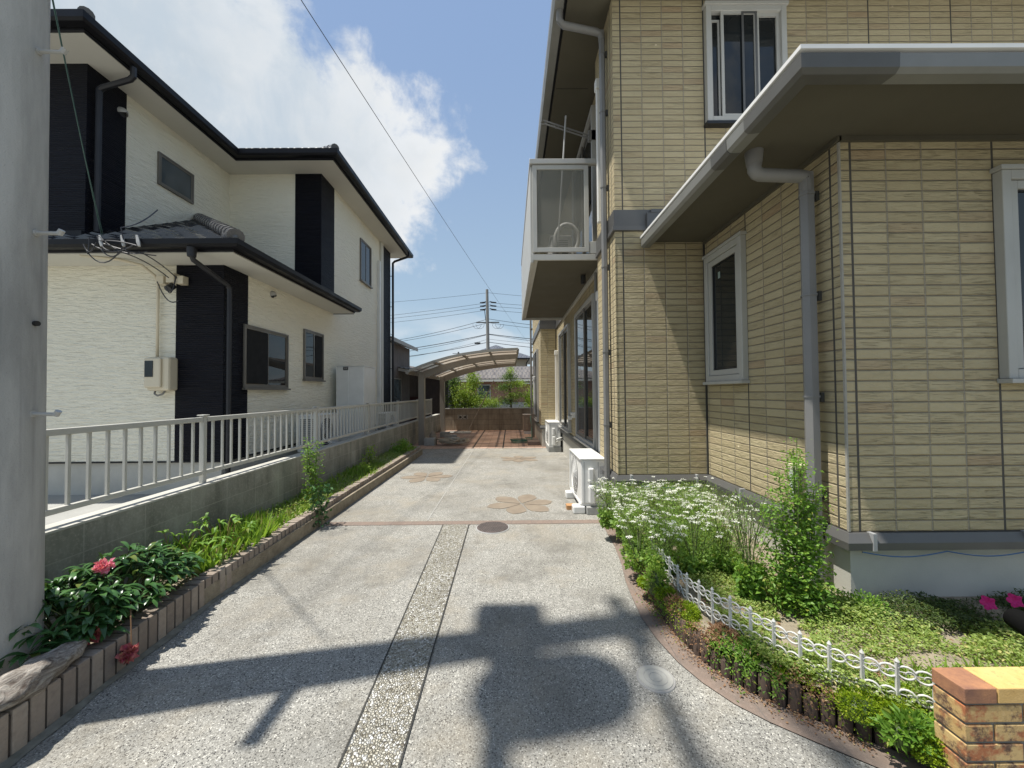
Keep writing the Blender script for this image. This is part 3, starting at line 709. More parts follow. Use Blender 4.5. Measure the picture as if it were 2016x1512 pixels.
# stuff on the house top-level: blue cable, porch light, AC units, laundry pole
M_blue = mat("blue_cable", (0.05, 0.14, 0.30), (0.04, 0.11, 0.25), 3, 0.5, 0)
pts = []
for i in range(40):
    t = i / 39; x = 2.05 + t * 1.5; pts.append((x, 2.262, 0.452 - 0.03 * abs(math.sin(t * math.pi * 3))))
single("cable", MB().tube(pts, 0.0035, 5), M_blue, "thin blue cable sagging below the grey base band of the tan house", "cable", (2.05, 2.262, 0.45))
pts = [(1.3 + .6 * i / 12, 3.875, 0.452 - 0.02 * math.sin(math.pi * i / 12)) for i in range(13)]
single("cable", MB().tube(pts, 0.0035, 5), M_blue, "short blue cable at the inner wall corner behind the white flowers", "cable", (1.3, 3.875, 0.45))

def ac_unit(loc, label, L=0.78, Dp=0.30, Ht=0.54, base=True, face='-x', group="air conditioner outdoor units", fancy=True):
    x, y, z = loc
    t = thing("air_conditioner", label, "air conditioner", loc, group)
    # local axes: depth dx away from the wall along x, length along y
    b = MB(); b.box(x + .022, x + Dp, y, y + L, z + .02, z + Ht - .02); part("casing", b, M_wmetal, t, bevel=0.012)
    b = MB(); b.box(x + .004, x + Dp + .01, y - .008, y + L + .008, z + Ht - .02, z + Ht); part("top_panel", b, M_wmetal, t, bevel=0.006)
    b = MB(); b.box(x + .01, x + Dp - .01, y + .01, y + L - .01, z - .005, z + .02); part("base_pan", b, M_wmetal, t)
    cy_, cz = y + L * 0.58, z + Ht * 0.5; r = Ht * 0.42
    g_ = MB()
    for rr in np.linspace(0.03, r, 9): g_.tube([(x - .004 + (0.016 * (rr / r) ** 2), cy_ + rr * math.cos(a), cz + rr * math.sin(a)) for a in np.linspace(0, 2 * math.pi, 28)], 0.0025, 4, cap=False)
    for a in np.linspace(0, 2 * math.pi, 16, endpoint=False): g_.tube([(x - .006, cy_, cz), (x + .012, cy_ + r * math.cos(a), cz + r * math.sin(a))], 0.003, 4)
    g_.box(x + 0.004, x + .021, y + L - .02, y + L, z + .02, z + Ht - .02)
    part("fan_grille", g_, M_wmetal, t)
    d = MB(); n = 32
    d.add([(x + .0215, cy_ + r * math.cos(2 * math.pi * k / n), cz + r * math.sin(2 * math.pi * k / n)) for k in range(n)], [tuple(range(n))])
    part("fan_opening", d, M_grille, t)
    f_ = MB()
    for k in range(3):
        a = k * 2.094 + .3
        f_.add([(x + .026, cy_, cz), (x + .024, cy_ + r * .85 * math.cos(a), cz + r * .85 * math.sin(a)), (x + .03, cy_ + r * .85 * math.cos(a + .9), cz + r * .85 * math.sin(a + .9))], [(0, 1, 2)])
    if fancy:
        b = MB(); b.box(x + .10, x + .165, y - .035, y - .001, z + .26, z + .43); part("terminal_cover", b, M_wmetal, t, bevel=0.014)
        b = MB(); b.box(x + .10, x + .175, y - .055, y - .001, z + .03, z + .24); part("valve_cover", b, M_wmetal, t, bevel=0.018)
        b = MB(); b.box(x + .215, x + .222, y - .002, y + .0, z + .03, z + Ht - .04); b.box(x + .055, x + .06, y - .002, y + 0, z + .03, z + Ht - .04); part("panel_seam", b, M_clip, t)
        b = MB(); b.box(x + .232, x + .268, y - .003, y - .0005, z + .36, z + .45); part("rating_sticker", b, mat("sticker_grey", (0.45, 0.45, 0.44), (0.3, 0.3, 0.3), 60, 0.5, 0), t)
        for dz in (0, -.05):
            h_ = MB(); h_.tube([(x + .165, y - .03, z + .15 + dz), (x + .22, y - .045, z + .18 + dz), (x + .29, y - .03, z + .20 + dz), (x + .335, y + .02, z + .20 + dz), (x + .35, y + .12, z + .23 + dz), (x + .35, y + .3, z + .42)], 0.016, 8)
            part("insulated_pipe", h_, M_wplastic, t, smooth=True)
    else:
        s_ = MB()
        for k in range(14): s_.box(x + .06, x + Dp - .04, y - .004, y - .001, z + .05 + k * (Ht - .1) / 14, z + .05 + (k + .5) * (Ht - .1) / 14)
        part("side_slats", s_, M_grille, t)
    return t
ac_unit((0.785, 4.45, 0.095), "nearest white air conditioner outdoor unit, beside the grey downpipe of the tan house")
ac_unit((0.87, 9.05, 0.13), "small white air conditioner outdoor unit at the rear wing of the tan house", Ht=0.57)
single("support_block", MB().box(0.86, 1.1, 4.40, 4.54, 0.0, 0.088), M_cblock, "grey resin block under the near end of the white outdoor unit", "support block", (0.98, 4.46, 0), bevel=0.008)
single("support_block", MB().box(0.71, 0.85, 4.44, 4.57, 0.0, 0.088), M_wmetal, "white plastic foot under the front corner of the nearest outdoor unit", "support block", (0.78, 4.5, 0), bevel=0.015)
single("support_block", MB().box(0.72, 0.86, 5.08, 5.20, 0.0, 0.088), M_wmetal, "white plastic foot under the far end of the nearest outdoor unit", "support block", (0.79, 5.14, 0), bevel=0.015)
single("wooden_block", MB().box(0.66, 0.78, 4.60, 4.70, 0.0, 0.05), mat("orange_wood", (0.46, 0.25, 0.11), (0.36, 0.19, 0.08), 9, 0.7, 0.2), "small orange wooden block beside the foot of the nearest outdoor unit", "block", (0.72, 4.65, 0))
single("support_block", MB().box(0.88, 1.18, 9.02, 9.8, 0.0, 0.124), M_cblock, "concrete slab under the outdoor unit by the rear wing", "support block", (1.03, 9.4, 0), bevel=0.008)
t = ac_unit((0.60, 5.6, 3.16), "outdoor unit standing on the balcony behind the perforated screen", fancy=False, L=0.75)
pts = [(0.80 + .16 * math.sin(a), 5.30, 3.52 + .21 * math.cos(a)) for a in np.linspace(-2.6, 2.6, 22)]
pts = [(0.36, 5.3, 3.30), (0.5, 5.3, 3.26)] + pts + [(1.0, 5.32, 3.2), (1.1, 5.4, 3.25)]
single("insulated_pipe", MB().tube(pts, 0.032, 8), M_wplastic, "looped white insulated hose behind the balcony screen", "pipe", (0.8, 5.3, 3.15), smooth=True)
single("laundry_pole", MB().tube([(0.78, 5.15, 5.13), (0.62, 4.98, 3.125)], 0.012, 8).tube([(0.78, 5.15, 5.12), (0.783, 5.154, 5.16)], 0.014, 8), M_alu, "thin pale laundry pole leaning up out of the balcony of the tan house", "pole", (0.62, 4.98, 3.12))
# lantern on the side wall
t = thing("wall_light", "small glass lantern with cream cap on the tan wall, behind the big downpipe", "wall light", (1.93, 2.62, 0.72))
part("lamp_base", MB().box(1.90, 1.999, 2.58, 2.66, 0.86, 0.90).box(1.96, 1.999, 2.59, 2.65, 0.70, 0.86), M_cream, t, bevel=0.008)
q = NB("clear_lamp_glass"); q.done((0.55, 0.57, 0.52), 0.2); part("lamp_glass", MB().tube([(1.925, 2.62, 0.68), (1.925, 2.62, 0.86)], 0.03, 12), q.m, t, smooth='auto')
part("lamp_foot", MB().tube([(1.925, 2.62, 0.655), (1.925, 2.62, 0.68)], 0.024, 12), M_cream, t)

# ================================================================ LEFT HOUSE (white with black corners)
L = thing("house", "two-storey house in white siding with black ribbed corner panels and black eaves", "house", (-7, 8.8, 0.07))
f1 = [(-12, 5.2), (-3.88, 5.2), (-3.88, 12.4), (-12, 12.4)]
f2 = [(-12, 5.2), (-5.77, 5.2), (-5.77, 7.87), (-3.88, 7.87), (-3.88, 12.4), (-12, 12.4)]
part("wall", MB().loft(f1, [(0, 0.517), (0, 3.3)], cap1=True).loft(f2, [(0, 3.3), (0, 5.96)]), M_white, L)
part("foundation", MB().loft(f1, [(-0.03, 0.0), (-0.03, 0.5)]), M_found, L)
part("base_flashing", MB().loft(f1, [(-0.03, 0.495), (0.012, 0.497), (0.012, 0.517), (-0.01, 0.519)]), M_bgut, L)
def lcorner(path, z0, z1, d=0.012, nm="black_corner_panel"):
    # an open outline standing d proud of the wall
    q = MB().loft(path, [(0.0, z0), (d, z0), (d, z1), (0.0, z1)], closed=False, endcaps=True); return part(nm, q, M_black, L)
lcorner([(-4.51, 5.2), (-3.88, 5.2), (-3.88, 5.67)], 0.52, 3.16)
lcorner([(-12, 5.2), (-5.77, 5.2), (-5.77, 5.73)], 3.3, 5.96)
lcorner([(-4.41, 7.87), (-3.88, 7.87), (-3.88, 8.44)], 3.3, 5.96)
lcorner([(-3.88, 11.66), (-3.88, 12.4), (-5, 12.4)], 0.52, 5.96)
part("corner_trim", MB().box(-3.877, -3.80, 11.2, 11.3, 0.5, 5.3), M_wplastic, L)
part("pipe_cover", MB().box(-3.877, -3.83, 11.42, 11.62, 0.5, 5.95), M_wsoffit, L)
# upper soffit, gutter, roof
e2 = offset_poly(f2, 0.45)
part("soffit", MB().loft(e2, [(0, 5.95), (0, 5.99)], cap0=True), M_wsoffit, L)
M_rt = roof_tile_mat("dark_roof_tile", (0.045, 0.045, 0.05), (0.075, 0.075, 0.08))
rf = part("roof", MB().loft(e2, [(0.0, 5.99), (0.0, 6.10), (0.10, 6.13), (0.10, 6.15), (-1.95, 7.1)], cap1=True), M_rt, L)
part("gutter", MB().loft(e2, [(0.0, 5.96), (0.012, 5.955), (0.03, 5.965), (0.035, 5.995), (0.05, 5.985), (0.13, 5.99), (0.155, 6.02), (0.16, 6.105), (0.145, 6.11), (0.14, 6.05), (0.0, 6.04)]), M_bgut, rf)
def ridge(path, r, parent, n=16, cap_end=True):
    a, b = Vector(path[0]), Vector(path[1]); seg = MB()
    m = max(2, int((b - a).length / 0.22))
    for k in range(m):
        p0 = a.lerp(b, k / m); p1 = a.lerp(b, (k + 1.06) / m); seg.tube([p0, p1], [r * 1.12, r * 0.98], 12)
    return part("ridge_tiles", seg, M_rt2, parent, smooth='auto')
M_rt2 = mat("glazed_ridge_tile", (0.06, 0.06, 0.065), (0.09, 0.09, 0.095), 5, 0.25, 0.05, spec=0.8)
ridge([(-3.35, 7.34, 6.15), (-5.2, 9.1, 7.0)], 0.07, rf); ridge([(-5.24, 4.70, 6.15), (-7.2, 6.7, 7.0)], 0.07, rf)
# lower roof
soff = [(-12, 4.75), (-3.43, 4.75), (-3.43, 8.42), (-3.878, 8.42), (-3.878, 5.198), (-12, 5.198)]
part("soffit", MB().prism(soff, 3.16, 3.20), M_wsoffit, L)
ez = 3.27; sl = 0.56; yo, xo = 4.66, -3.34
A = (-12, yo, ez); B = (xo, yo, ez); ap = (-5.77, yo + (xo + 5.77), ez + sl * (xo + 5.77))
D_ = (-5.77, 5.2, ez + sl * (5.2 - yo)); E_ = (-12, 5.2, ez + sl * (5.2 - yo))
def step_roof():
    # overlapping courses of tiles on both slopes
    q = MB(); n = 13; top = sl * (xo + 5.77); lift = 0.034
    for k in range(n):
        t0, t1 = k / n, (k + 1) / n
        y0 = yo + t0 * (xo + 5.77); y1 = yo + t1 * (xo + 5.77) + 0.02; z0 = ez + t0 * top; z1 = ez + t1 * top
        x0 = xo - t0 * (xo + 5.77); x1 = xo - t1 * (xo + 5.77)
        xl = -12 if y0 < 5.2 else -5.77
        if x0 > xl + 0.05:
            # front slope, tiles with a gentle roll
            m = max(1, int((x0 - xl) / 0.27)); xs_ = [xl + (x0 - xl) * i / (m * 4) for i in range(m * 4 + 1)]
            vs = []; 
            for i, x in enumerate(xs_):
                wv = 0.020 * math.sin(i * math.pi / 2)
                xx1 = min(x, x1 + 0.0) if x > x1 else x
                vs += [(x, y0, z0 + lift + wv), (xx1, y1, z1 + wv * 0.7), (x, y0, z0 - 0.005)]
            fs = []
            for i in range(len(xs_) - 1):
                a = i * 3; b = a + 3; fs += [(a, b, b + 1, a + 1), (a + 2, b + 2, b, a)]
            q.add(vs, fs)
        ye = 8.42 if x0 > -3.88 else 7.87
        vs = [(x0, y0, z0 + lift), (x0, ye, z0 + lift), (x1, ye, z1), (x1, y1 - 0.02, z1), (x0, y0, z0 - .005), (x0, ye, z0 - .005)]
        q.add(vs, [(0, 1, 2, 3), (4, 5, 1, 0)])
    return q
M_rt1 = mat("low_roof_tile", (0.02, 0.02, 0.023), (0.035, 0.035, 0.038), 3, 0.22, 0.0, 60, spec=0.8)
rl = part("lower_roof", step_roof().loft([(-12, 4.68), (-3.36, 4.68), (-3.36, 8.42)], [(0, 3.2), (0, 3.275)], closed=False), M_rt1, L, smooth=False)
ridge([(xo + .02, yo - .02, ez + 0.05), (ap[0] + 0.05, ap[1] - 0.05, ap[2] + 0.03)], 0.085, rl)
q = MB(); q.tube([(xo - .2, yo + .2, ez + .14), (xo - .02, yo + .02, ez + .055), (xo + .02, yo - .02, ez + .03)], [0.10, 0.085, 0.03], 14); part("hip_end_tile", q, M_rt2, rl, smooth=True)
part("wall_flashing", MB().tube([(-5.755, 5.25, 3.62), (-5.755, ap[1], ap[2] + .01)], 0.02, 6).box(-12, -5.76, 5.15, 5.185, 3.56, 3.63), M_bgut, rl)
gp = [(0.0, 3.175), (0.02, 3.165), (0.03, 3.175), (0.033, 3.20), (0.045, 3.19), (0.13, 3.19), (0.175, 3.215), (0.18, 3.275), (0.165, 3.28), (0.16, 3.235), (0.0, 3.225)]
part("gutter", MB().loft([(-12, 4.75), (-3.43, 4.75), (-3.43, 8.42)], gp, closed=False, endcaps=True), M_bgut, rl)
part("end_trim", MB().box(-3.877, -3.43, 8.422, 8.44, 3.15, 3.165), M_bgut, rl)
# downpipes
dp = part("downpipe", MB().tube([(-3.815, 5.22, 2.86), (-3.815, 5.22, 0.07)], 0.03, 8), M_bpipe, L, smooth='auto')
part("elbow", MB().tube([(-3.86, 4.65, 3.19), (-3.86, 4.65, 3.08)], [0.055, 0.045], 10).tube([(-3.86, 4.65, 3.10), (-3.858, 4.67, 3.05), (-3.82, 5.19, 2.88), (-3.815, 5.22, 2.84), (-3.815, 5.22, 2.78)], 0.031, 8), M_bpipe, dp, smooth='auto')
dp = part("downpipe", MB().tube([(-5.70, 5.29, 5.6), (-5.70, 5.29, 3.66)], 0.036, 8), M_bpipe, L, smooth='auto')
part("elbow", MB().tube([(-5.22, 5.28, 5.97), (-5.22, 5.28, 5.84), (-5.26, 5.28, 5.80), (-5.64, 5.29, 5.70), (-5.70, 5.29, 5.66), (-5.70, 5.29, 5.55)], 0.038, 8), M_bpipe, dp, smooth='auto')
dp = part("downpipe", MB().tube([(-3.80, 12.45, 5.6), (-3.80, 12.45, 0.07)], 0.036, 8), M_bpipe, L, smooth='auto')
part("elbow", MB().tube([(-3.28, 12.45, 6.0), (-3.28, 12.45, 5.88), (-3.33, 12.45, 5.84), (-3.74, 12.45, 5.70), (-3.80, 12.45, 5.64), (-3.80, 12.45, 5.5)], 0.036, 8), M_bpipe, dp, smooth='auto')
for z in (5.2, 4.2, 3.2, 2.2):
    part("bracket", MB().box(-3.88, -3.80, 12.405, 12.43, z, z + .015), M_bpipe, dp)
# windows
XL = ('x', -3.88, 1); XN = ('x', -5.77, 1)
def lwin(pl, u0, u1, z0, z1, sashes=2, label=None):
    fo = window(L, pl, u0, u1, z0, z1, M_bronze, 0.026, 0.035, sashes, sill=(sashes == 2), glass=M_glass_l if sashes == 1 else M_glass, sash_w=0.03)
    return fo
M_screen = mat("insect_screen", (.016, .016, .016), (.022, .022, .022), 5, .8, .02, spec=.15)
fo = lwin(XL, 5.57, 6.68, 1.50, 2.43); part("insect_screen", MB().wbox(XL, 5.63, 6.12, 1.565, 2.365, .0265, .0285), M_screen, fo)
fo = lwin(XL, 7.20, 7.94, 1.68, 2.63); part("insect_screen", MB().wbox(XL, 7.60, 7.88, 1.745, 2.565, .0265, .0285), M_screen, fo); lwin(XL, 9.90, 10.66, 4.35, 5.45); lwin(XN, 6.25, 6.95, 4.87, 5.41, 1)
# vent hoods
def vent(x, y, z, r=0.075):
    q = MB()
    n = 14
    for k in range(6):
        a0 = k / 6 * math.pi / 2; a1 = (k + 1) / 6 * math.pi / 2
    ringz = [(r * math.cos(a), r * 1.1 * math.sin(a)) for a in np.linspace(0, math.pi / 2 * 0.96, 7)]
    vs = []; fs = []
    for rr, dx in ringz:
        for k in range(n):
            a = math.pi * (k / (n - 1)) * 1.35 - 0.35 * math.pi / 2; vs.append((x + dx, y + rr * math.cos(a), z + rr * math.sin(a)))
    for i in range(6):
        for k in range(n - 1): fs.append((i * n + k, i * n + k + 1, (i + 1) * n + k + 1, (i + 1) * n + k))
    q.add(vs, fs); o = part("vent_hood", q, M_alu, L, smooth=True)
    d = MB(); d.add([(x + 0.006, y + r * .9 * math.cos(a), z + r * .9 * math.sin(a)) for a in np.linspace(0, 2 * math.pi, 20, endpoint=False)], [tuple(range(20))]); part("vent_opening", d, M_grille, o)
vent(-3.88, 6.26, 3.03, .06); vent(-5.758, 5.66, 5.62, .07)
# meter box with conduit, cable boxes
mtr = part("meter_box", MB().box(-4.765, -4.47, 5.04, 5.199, 1.46, 1.905), M_cream, L, bevel=0.03)
part("meter_box_lid", MB().box(-4.765, -4.55, 5.005, 5.04, 1.50, 1.89), M_cream, mtr, bevel=0.02)
part("meter_window", MB().box(-4.745, -4.64, 4.998, 5.004, 1.64, 1.85), M_glass, mtr)
part("meter_cable", MB().tube([(-4.74, 5.15, 1.47), (-4.73, 5.13, 1.42), (-4.68, 5.12, 1.395), (-4.62, 5.13, 1.42), (-4.60, 5.15, 1.47)], 0.012, 6), M_pipe, mtr)
part("conduit", MB().tube([(-4.72, 5.15, 1.9), (-4.72, 5.15, 2.90), (-4.74, 5.12, 3.0), (-4.80, 5.0, 3.10), (-5.0, 4.9, 3.14), (-5.35, 4.78, 3.15)], 0.018, 8), M_cream, L, smooth=True)
for (x0, x1, z0, z1) in ((-4.70, -4.60, 2.88, 2.99), (-4.57, -4.46, 2.90, 3.03), (-4.44, -4.34, 2.88, 2.99)):
    part("junction_box", MB().box(x0, x1, 5.09, 5.185, z0, z1), M_cream, L, bevel=0.008)
part("round_connector", MB().tube([(-4.50, 5.12, 2.86), (-4.50, 5.05, 2.80)], 0.045, 12), M_rubber, L, smooth='auto')

# service cables to the white house
def sag(a, b, s, n=14): 
    a, b = Vector(a), Vector(b); return [tuple(a.lerp(b, t) - Vector((0, 0, s * 4 * t * (1 - t)))) for t in [i / n for i in range(n + 1)]]
M_green = mat("green_cable", (0.02, 0.075, 0.062), (0.015, 0.055, 0.05), 8, 0.5, 0)
single("service_cable", MB().tube(sag((-2.42, 1.9, 4.02), (-4.90, 4.60, 3.33), 0.04), 0.0045, 6).tube(sag((-2.44, 1.92, 4.0), (-4.88, 4.60, 3.33), 0.07), 0.003, 5), M_green,
       "green service cable running from the concrete pole down to the eave of the white house", "cable", (-4.9, 4.6, 3.3))
pc = MB()
for a, b, s in (((-4.90, 4.55, 3.30), (-4.72, 4.52, 3.12), 0.05), ((-4.88, 4.55, 3.30), (-4.35, 4.6, 3.13), 0.10), ((-4.86, 4.54, 3.24), (-4.40, 4.52, 3.17), -0.02),
                ((-5.02, 4.55, 3.12), (-4.60, 4.55, 3.16), 0.16), ((-4.7, 4.55, 3.13), (-4.5, 5.06, 2.95), -0.05), ((-4.45, 4.6, 3.13), (-4.42, 5.1, 2.95), -0.03),
                ((-4.98, 4.54, 3.28), (-5.0, 4.54, 3.08), 0.05), ((-4.65, 5.06, 2.9), (-4.40, 5.1, 2.66), 0.12), ((-4.48, 5.0, 2.82), (-4.42, 5.08, 2.98), 0.15),
                ((-4.95, 4.54, 3.2), (-4.45, 4.55, 3.2), 0.09), ((-4.85, 4.54, 3.15), (-4.55, 4.56, 3.22), 0.13), ((-4.8, 4.53, 3.2), (-4.3, 4.66, 3.1), 0.02), ((-5.05, 4.54, 3.2), (-4.9, 4.54, 3.22), 0.10), ((-4.62, 4.55, 3.4), (-4.74, 5.15, 3.9), 0.05), ((-4.62, 4.55, 3.4), (-4.55, 4.55, 3.12), 0.02)):
    pc.tube(sag(a, b, s, 8), 0.007, 5)
single("cable_bundle", pc, M_wire, "tangle of thin black cables hanging at the eave gutter above the meter box", "cables", (-4.7, 4.6, 3.2))
cp_ = MB()
for x in (-4.88, -4.62, -4.44):
    cp_.tube([(x, 4.56, 3.31), (x + .03, 4.55, 3.22), (x + .05, 4.54, 3.17)], [0.012, 0.02, 0.014], 6)
single("cable_clamps", cp_, M_alu, "silver clamps holding the black cables at the gutter of the white house", "clamps", (-4.6, 4.55, 3.2))

# water heater, outdoor units in the neighbour's yard
t = thing("water_heater", "tall white water heater cabinet standing against the white house behind the fence", "water heater", (-3.45, 8.6, 0.07))
part("cabinet", MB().box(-3.75, -3.16, 8.30, 9.0, 0.15, 1.99), M_wmetal, t, bevel=0.012)
part("cabinet_top", MB().box(-3.76, -3.15, 8.29, 9.01, 1.991, 2.006), M_wmetal, t)
part("front_panel", MB().box(-3.75, -3.49, 8.285, 8.2995, 0.4, 1.97), M_wmetal, t, bevel=0.004)
part("plinth", MB().box(-3.8, -3.1, 8.25, 9.05, 0.07, 0.145), M_cblock, t)
eb = part("emblem_plate", MB().box(-3.60, -3.49, 8.278, 8.2845, 1.91, 1.985), M_band, t)
part("emblem_mark", MB().tube([(-3.575, 8.275, 1.97), (-3.56, 8.275, 1.935), (-3.545, 8.275, 1.955), (-3.53, 8.275, 1.935), (-3.515, 8.275, 1.97)], 0.005, 4), M_alu, eb)
def ac_plusx(loc, label, L_=0.85, Dp=0.32, Ht=0.62):
    x, y, z = loc
    t = thing("air_conditioner", label, "air conditioner", loc, "outdoor units behind the railing")
    part("casing", MB().box(x, x + Dp, y, y + L_, z, z + Ht - .02), M_wmetal, t, bevel=0.012)
    part("top_panel", MB().box(x - .004, x + Dp + .012, y - .008, y + L_ + .008, z + Ht - .02, z + Ht), M_wmetal, t, bevel=0.006)
    s_ = MB()
    for k in range(15): s_.box(x + .05, x + Dp - .05, y - .004, y - .001, z + .06 + k * .034, z + .078 + k * .034)
    part("side_slats", s_, M_grille, t)
    cy_, cz, r = y + L_ * .42, z + Ht * .5, Ht * .40; n = 28
    part("fan_opening", MB().add([(x + Dp + .002, cy_ + r * math.cos(2 * math.pi * k / n), cz + r * math.sin(2 * math.pi * k / n)) for k in range(n)], [tuple(range(n))]), M_grille, t)
    g_ = MB()
    for rr in np.linspace(0.05, r, 7): g_.tube([(x + Dp + .008, cy_ + rr * math.cos(a), cz + rr * math.sin(a)) for a in np.linspace(0, 2 * math.pi, 24)], 0.004, 4, cap=False)
    part("fan_grille", g_, M_wmetal, t)
    return t
ac_plusx((-3.62, 6.55, 0.42), "larger white outdoor unit behind the railing, left of the water heater")
ac_plusx((-3.60, 10.3, 0.30), "white outdoor unit behind the railing, right of the water heater", Ht=0.58)
for yy, lab in ((6.62, "under the near end of the larger outdoor unit"), (7.2, "under the far end of the larger outdoor unit")):
    single("support_block", MB().box(-3.66, -3.26, yy, yy + .14, 0.07, 0.418), M_cblock, "grey block " + lab + " behind the railing", "support block", (-3.45, yy, .07))
for yy, lab in ((10.34, "near end"), (10.95, "far end")):
    single("support_block", MB().box(-3.62, -3.26, yy, yy + .14, 0.07, 0.298), M_cblock, "grey block under the " + lab + " of the outdoor unit right of the water heater", "support block", (-3.45, yy, .07))
single("flexible_hose", MB().tube([(-3.26, 6.72, .62), (-3.16, 6.78, .55), (-3.13, 6.95, .48), (-3.2, 7.1, .44), (-3.28, 7.15, .5)], 0.018, 8), M_wplastic, "bent white hose at the front of the larger outdoor unit behind the railing", "hose", (-3.2, 6.9, .4), smooth=True)

# ================================================================ BLOCK WALL + RAILING
M_bw = block_mat("block_wall_grey", 0.40, 0.19, 0.135)
w1 = single("block_wall", MB().box(-2.79, -2.64, -3.0, 14.4, -0.05, 0.612), M_bw, "long low grey concrete block wall carrying the railing beside the driveway", "wall", (-2.7, 6, 0))
part("wall_coping", MB().box(-2.793, -2.637, -3.0, 14.4, 0.613, 0.627), mat("coping_mortar", (0.50, 0.485, 0.43), (0.38, 0.37, 0.33), 4, 0.9, 0.3, 90, world=True), w1)
fn = thing("railing", "pale metal railing with vertical bars on top of the low block wall", "railing", (-2.72, 6, 0.625))
M_rail = mat("pale_rail_paint", (0.50, 0.485, 0.435), (0.44, 0.43, 0.385), 2.5, 0.42, 0.03, world=True)
posts = [1.46 + 1.96 * k for k in range(7)]
for y in posts:
    p_ = part("post", MB().box(-2.742, -2.70, y - .018, y + .018, 0.626, 1.215), M_rail, fn, bevel=0.003)
    part("post_cap", MB().box(-2.752, -2.688, y - .035, y + .035, 1.216, 1.226), M_rail, p_, bevel=0.003)
for k in range(len(posts) - 1):
    y0, y1 = posts[k] + .023, posts[k + 1] - .023
    pn = part("rail_panel", MB().box(-2.742, -2.698, y0, y1, 1.165, 1.205).box(-2.738, -2.702, y0, y1, 0.70, 0.735), M_rail, fn, bevel=0.004)
    m = 16
    for i in range(m):
        y = y0 + (y1 - y0) * (i + .75) / (m + .5)
        part("bar", MB().box(-2.7285, -2.7115, y - .0085, y + .0085, 0.734, 1.166), M_rail, pn)

# ================================================================ BRICK EDGING (left)
M_eb = NB("edging_brick"); b = M_eb
rnd = b.geo().outputs['Random Per Island']
col = b.mix(rnd, (0.23, 0.185, 0.15), (0.35, 0.29, 0.235))
col = b.mix(b.rng(b.noise(b.pos(), 30, 5, 0.7), 0.45, 0.75, 0, .5), col, (0.17, 0.14, 0.12))
col = b.mix(b.rng(b.noise(b.pos(), 7, 5, 0.7), 0.5, 0.7, 0, .45), col, (0.42, 0.38, 0.32))
b.done(col, 0.9, b.bump(b.noise(b.pos(), 140, 4, 0.7), 0.6, 0.004), spec=0.2); M_eb = b.m
def edge_x(y): return float(np.interp(y, [0.8, 1.5, 2.54, 5.0, 8.87], [-1.90, -1.935, -2.027, -2.07, -2.086]))
q = MB(); y = 0.9
while y < 8.84:
    x = edge_x(y + .03) + random.uniform(-.003, .003); h = 0.178 + random.uniform(-.004, .004) + 0.015 * (y < 2.2) * (2.2 - y)
    q.box(x - .10, x, y, y + .0495, 0.004, h); y += 0.0625
x = edge_x(8.87)
while x > -2.62: q.box(x - .0555, x, 8.83, 8.93, 0.004, 0.176); x -= .0625
be = single("brick_edging", q, M_eb, "long low edging of upright tan bricks along the left side of the driveway", "edging", (-2.0, 4, 0), bevel=0.004)
q = MB()
ys_ = np.linspace(0.9, 8.84, 24)
q.add([(edge_x(y) - .094, y, z) for y in ys_ for z in (0.0, 0.168)] + [(edge_x(y) - .006, y, z) for y in ys_ for z in (0.0, 0.168)],
      [(2 * i, 2 * i + 2, 2 * i + 3, 2 * i + 1) for i in range(23)] + [(48 + 2 * i, 48 + 2 * i + 1, 48 + 2 * i + 3, 48 + 2 * i + 2) for i in range(23)] + [(2 * i + 1, 2 * i + 3, 48 + 2 * i + 3, 48 + 2 * i + 1) for i in range(23)])
part("mortar", q, mat("edging_mortar", (0.075, 0.06, 0.048), (0.05, 0.042, 0.035), 20, 0.95, 0.5, 120, world=True), be)
q = MB(); q.add([(edge_x(y) + dx + (0.008 * math.sin(y * 9) + .006 * math.sin(y * 23) if dx > .02 else 0), y, z) for y in np.linspace(0.9, 4.1, 60) for dx, z in ((0.0, .016), (0.032, 0.004))],
        [(2 * i, 2 * i + 1, 2 * i + 3, 2 * i + 2) for i in range(59)])
part("mortar_haunch", q, mat("mossy_mortar", (.24, .23, .19), (.11, .105, .08), 16, .95, .6, 80, world=True), be)

# ================================================================ UTILITY POLES
M_pole = NB("concrete_pole"); b = M_pole
n = b.noise(b.mp(b.pos(), (3, 3, 0.5)), 1.5, 7, 0.65)
col = b.mix(b.rng(n, 0.40, 0.62), (0.45, 0.44, 0.41), (0.30, 0.295, 0.275))
col = b.mix(b.rng(b.noise(b.mp(b.pos(), (30, 30, .8)), 1, 4), 0.56, .72, 0, .45), col, (0.20, 0.195, 0.185))
b.done(col, 0.9, b.bump(b.math('ADD', b.noise(b.pos(), 130, 4, .7), b.rng(b.voro(b.pos(), 60), 0.0, 0.12)), .7, .004), spec=.2); M_pole = b.m
PX, PY = -2.345, 1.74
t = thing("utility_pole", "thick grey concrete utility pole at the left edge beside the driveway", "utility pole", (PX, PY, 0))
shaft = part("shaft", MB().tube([(PX, PY, -0.1), (PX, PY, 10.3)], [0.172, 0.115], 40), M_pole, t, smooth='auto')
for z in (1.32, 2.155, 3.01, 3.86):
    ax, ay = PX + .155, PY + .03
    sb_ = part("step_bolt", MB().tube([(ax - .01, ay, z), (ax + .115, ay, z - .003)], 0.0085, 8), M_alu, t, smooth='auto')
    part("bolt_head", MB().tube([(ax + .108, ay, z - .008), (ax + .122, ay, z + .012)], 0.0125, 8), M_alu, sb_)
    part("bolt_collar", MB().tube([(ax - .012, ay, z), (ax + .008, ay, z)], 0.016, 8), M_alu, sb_)
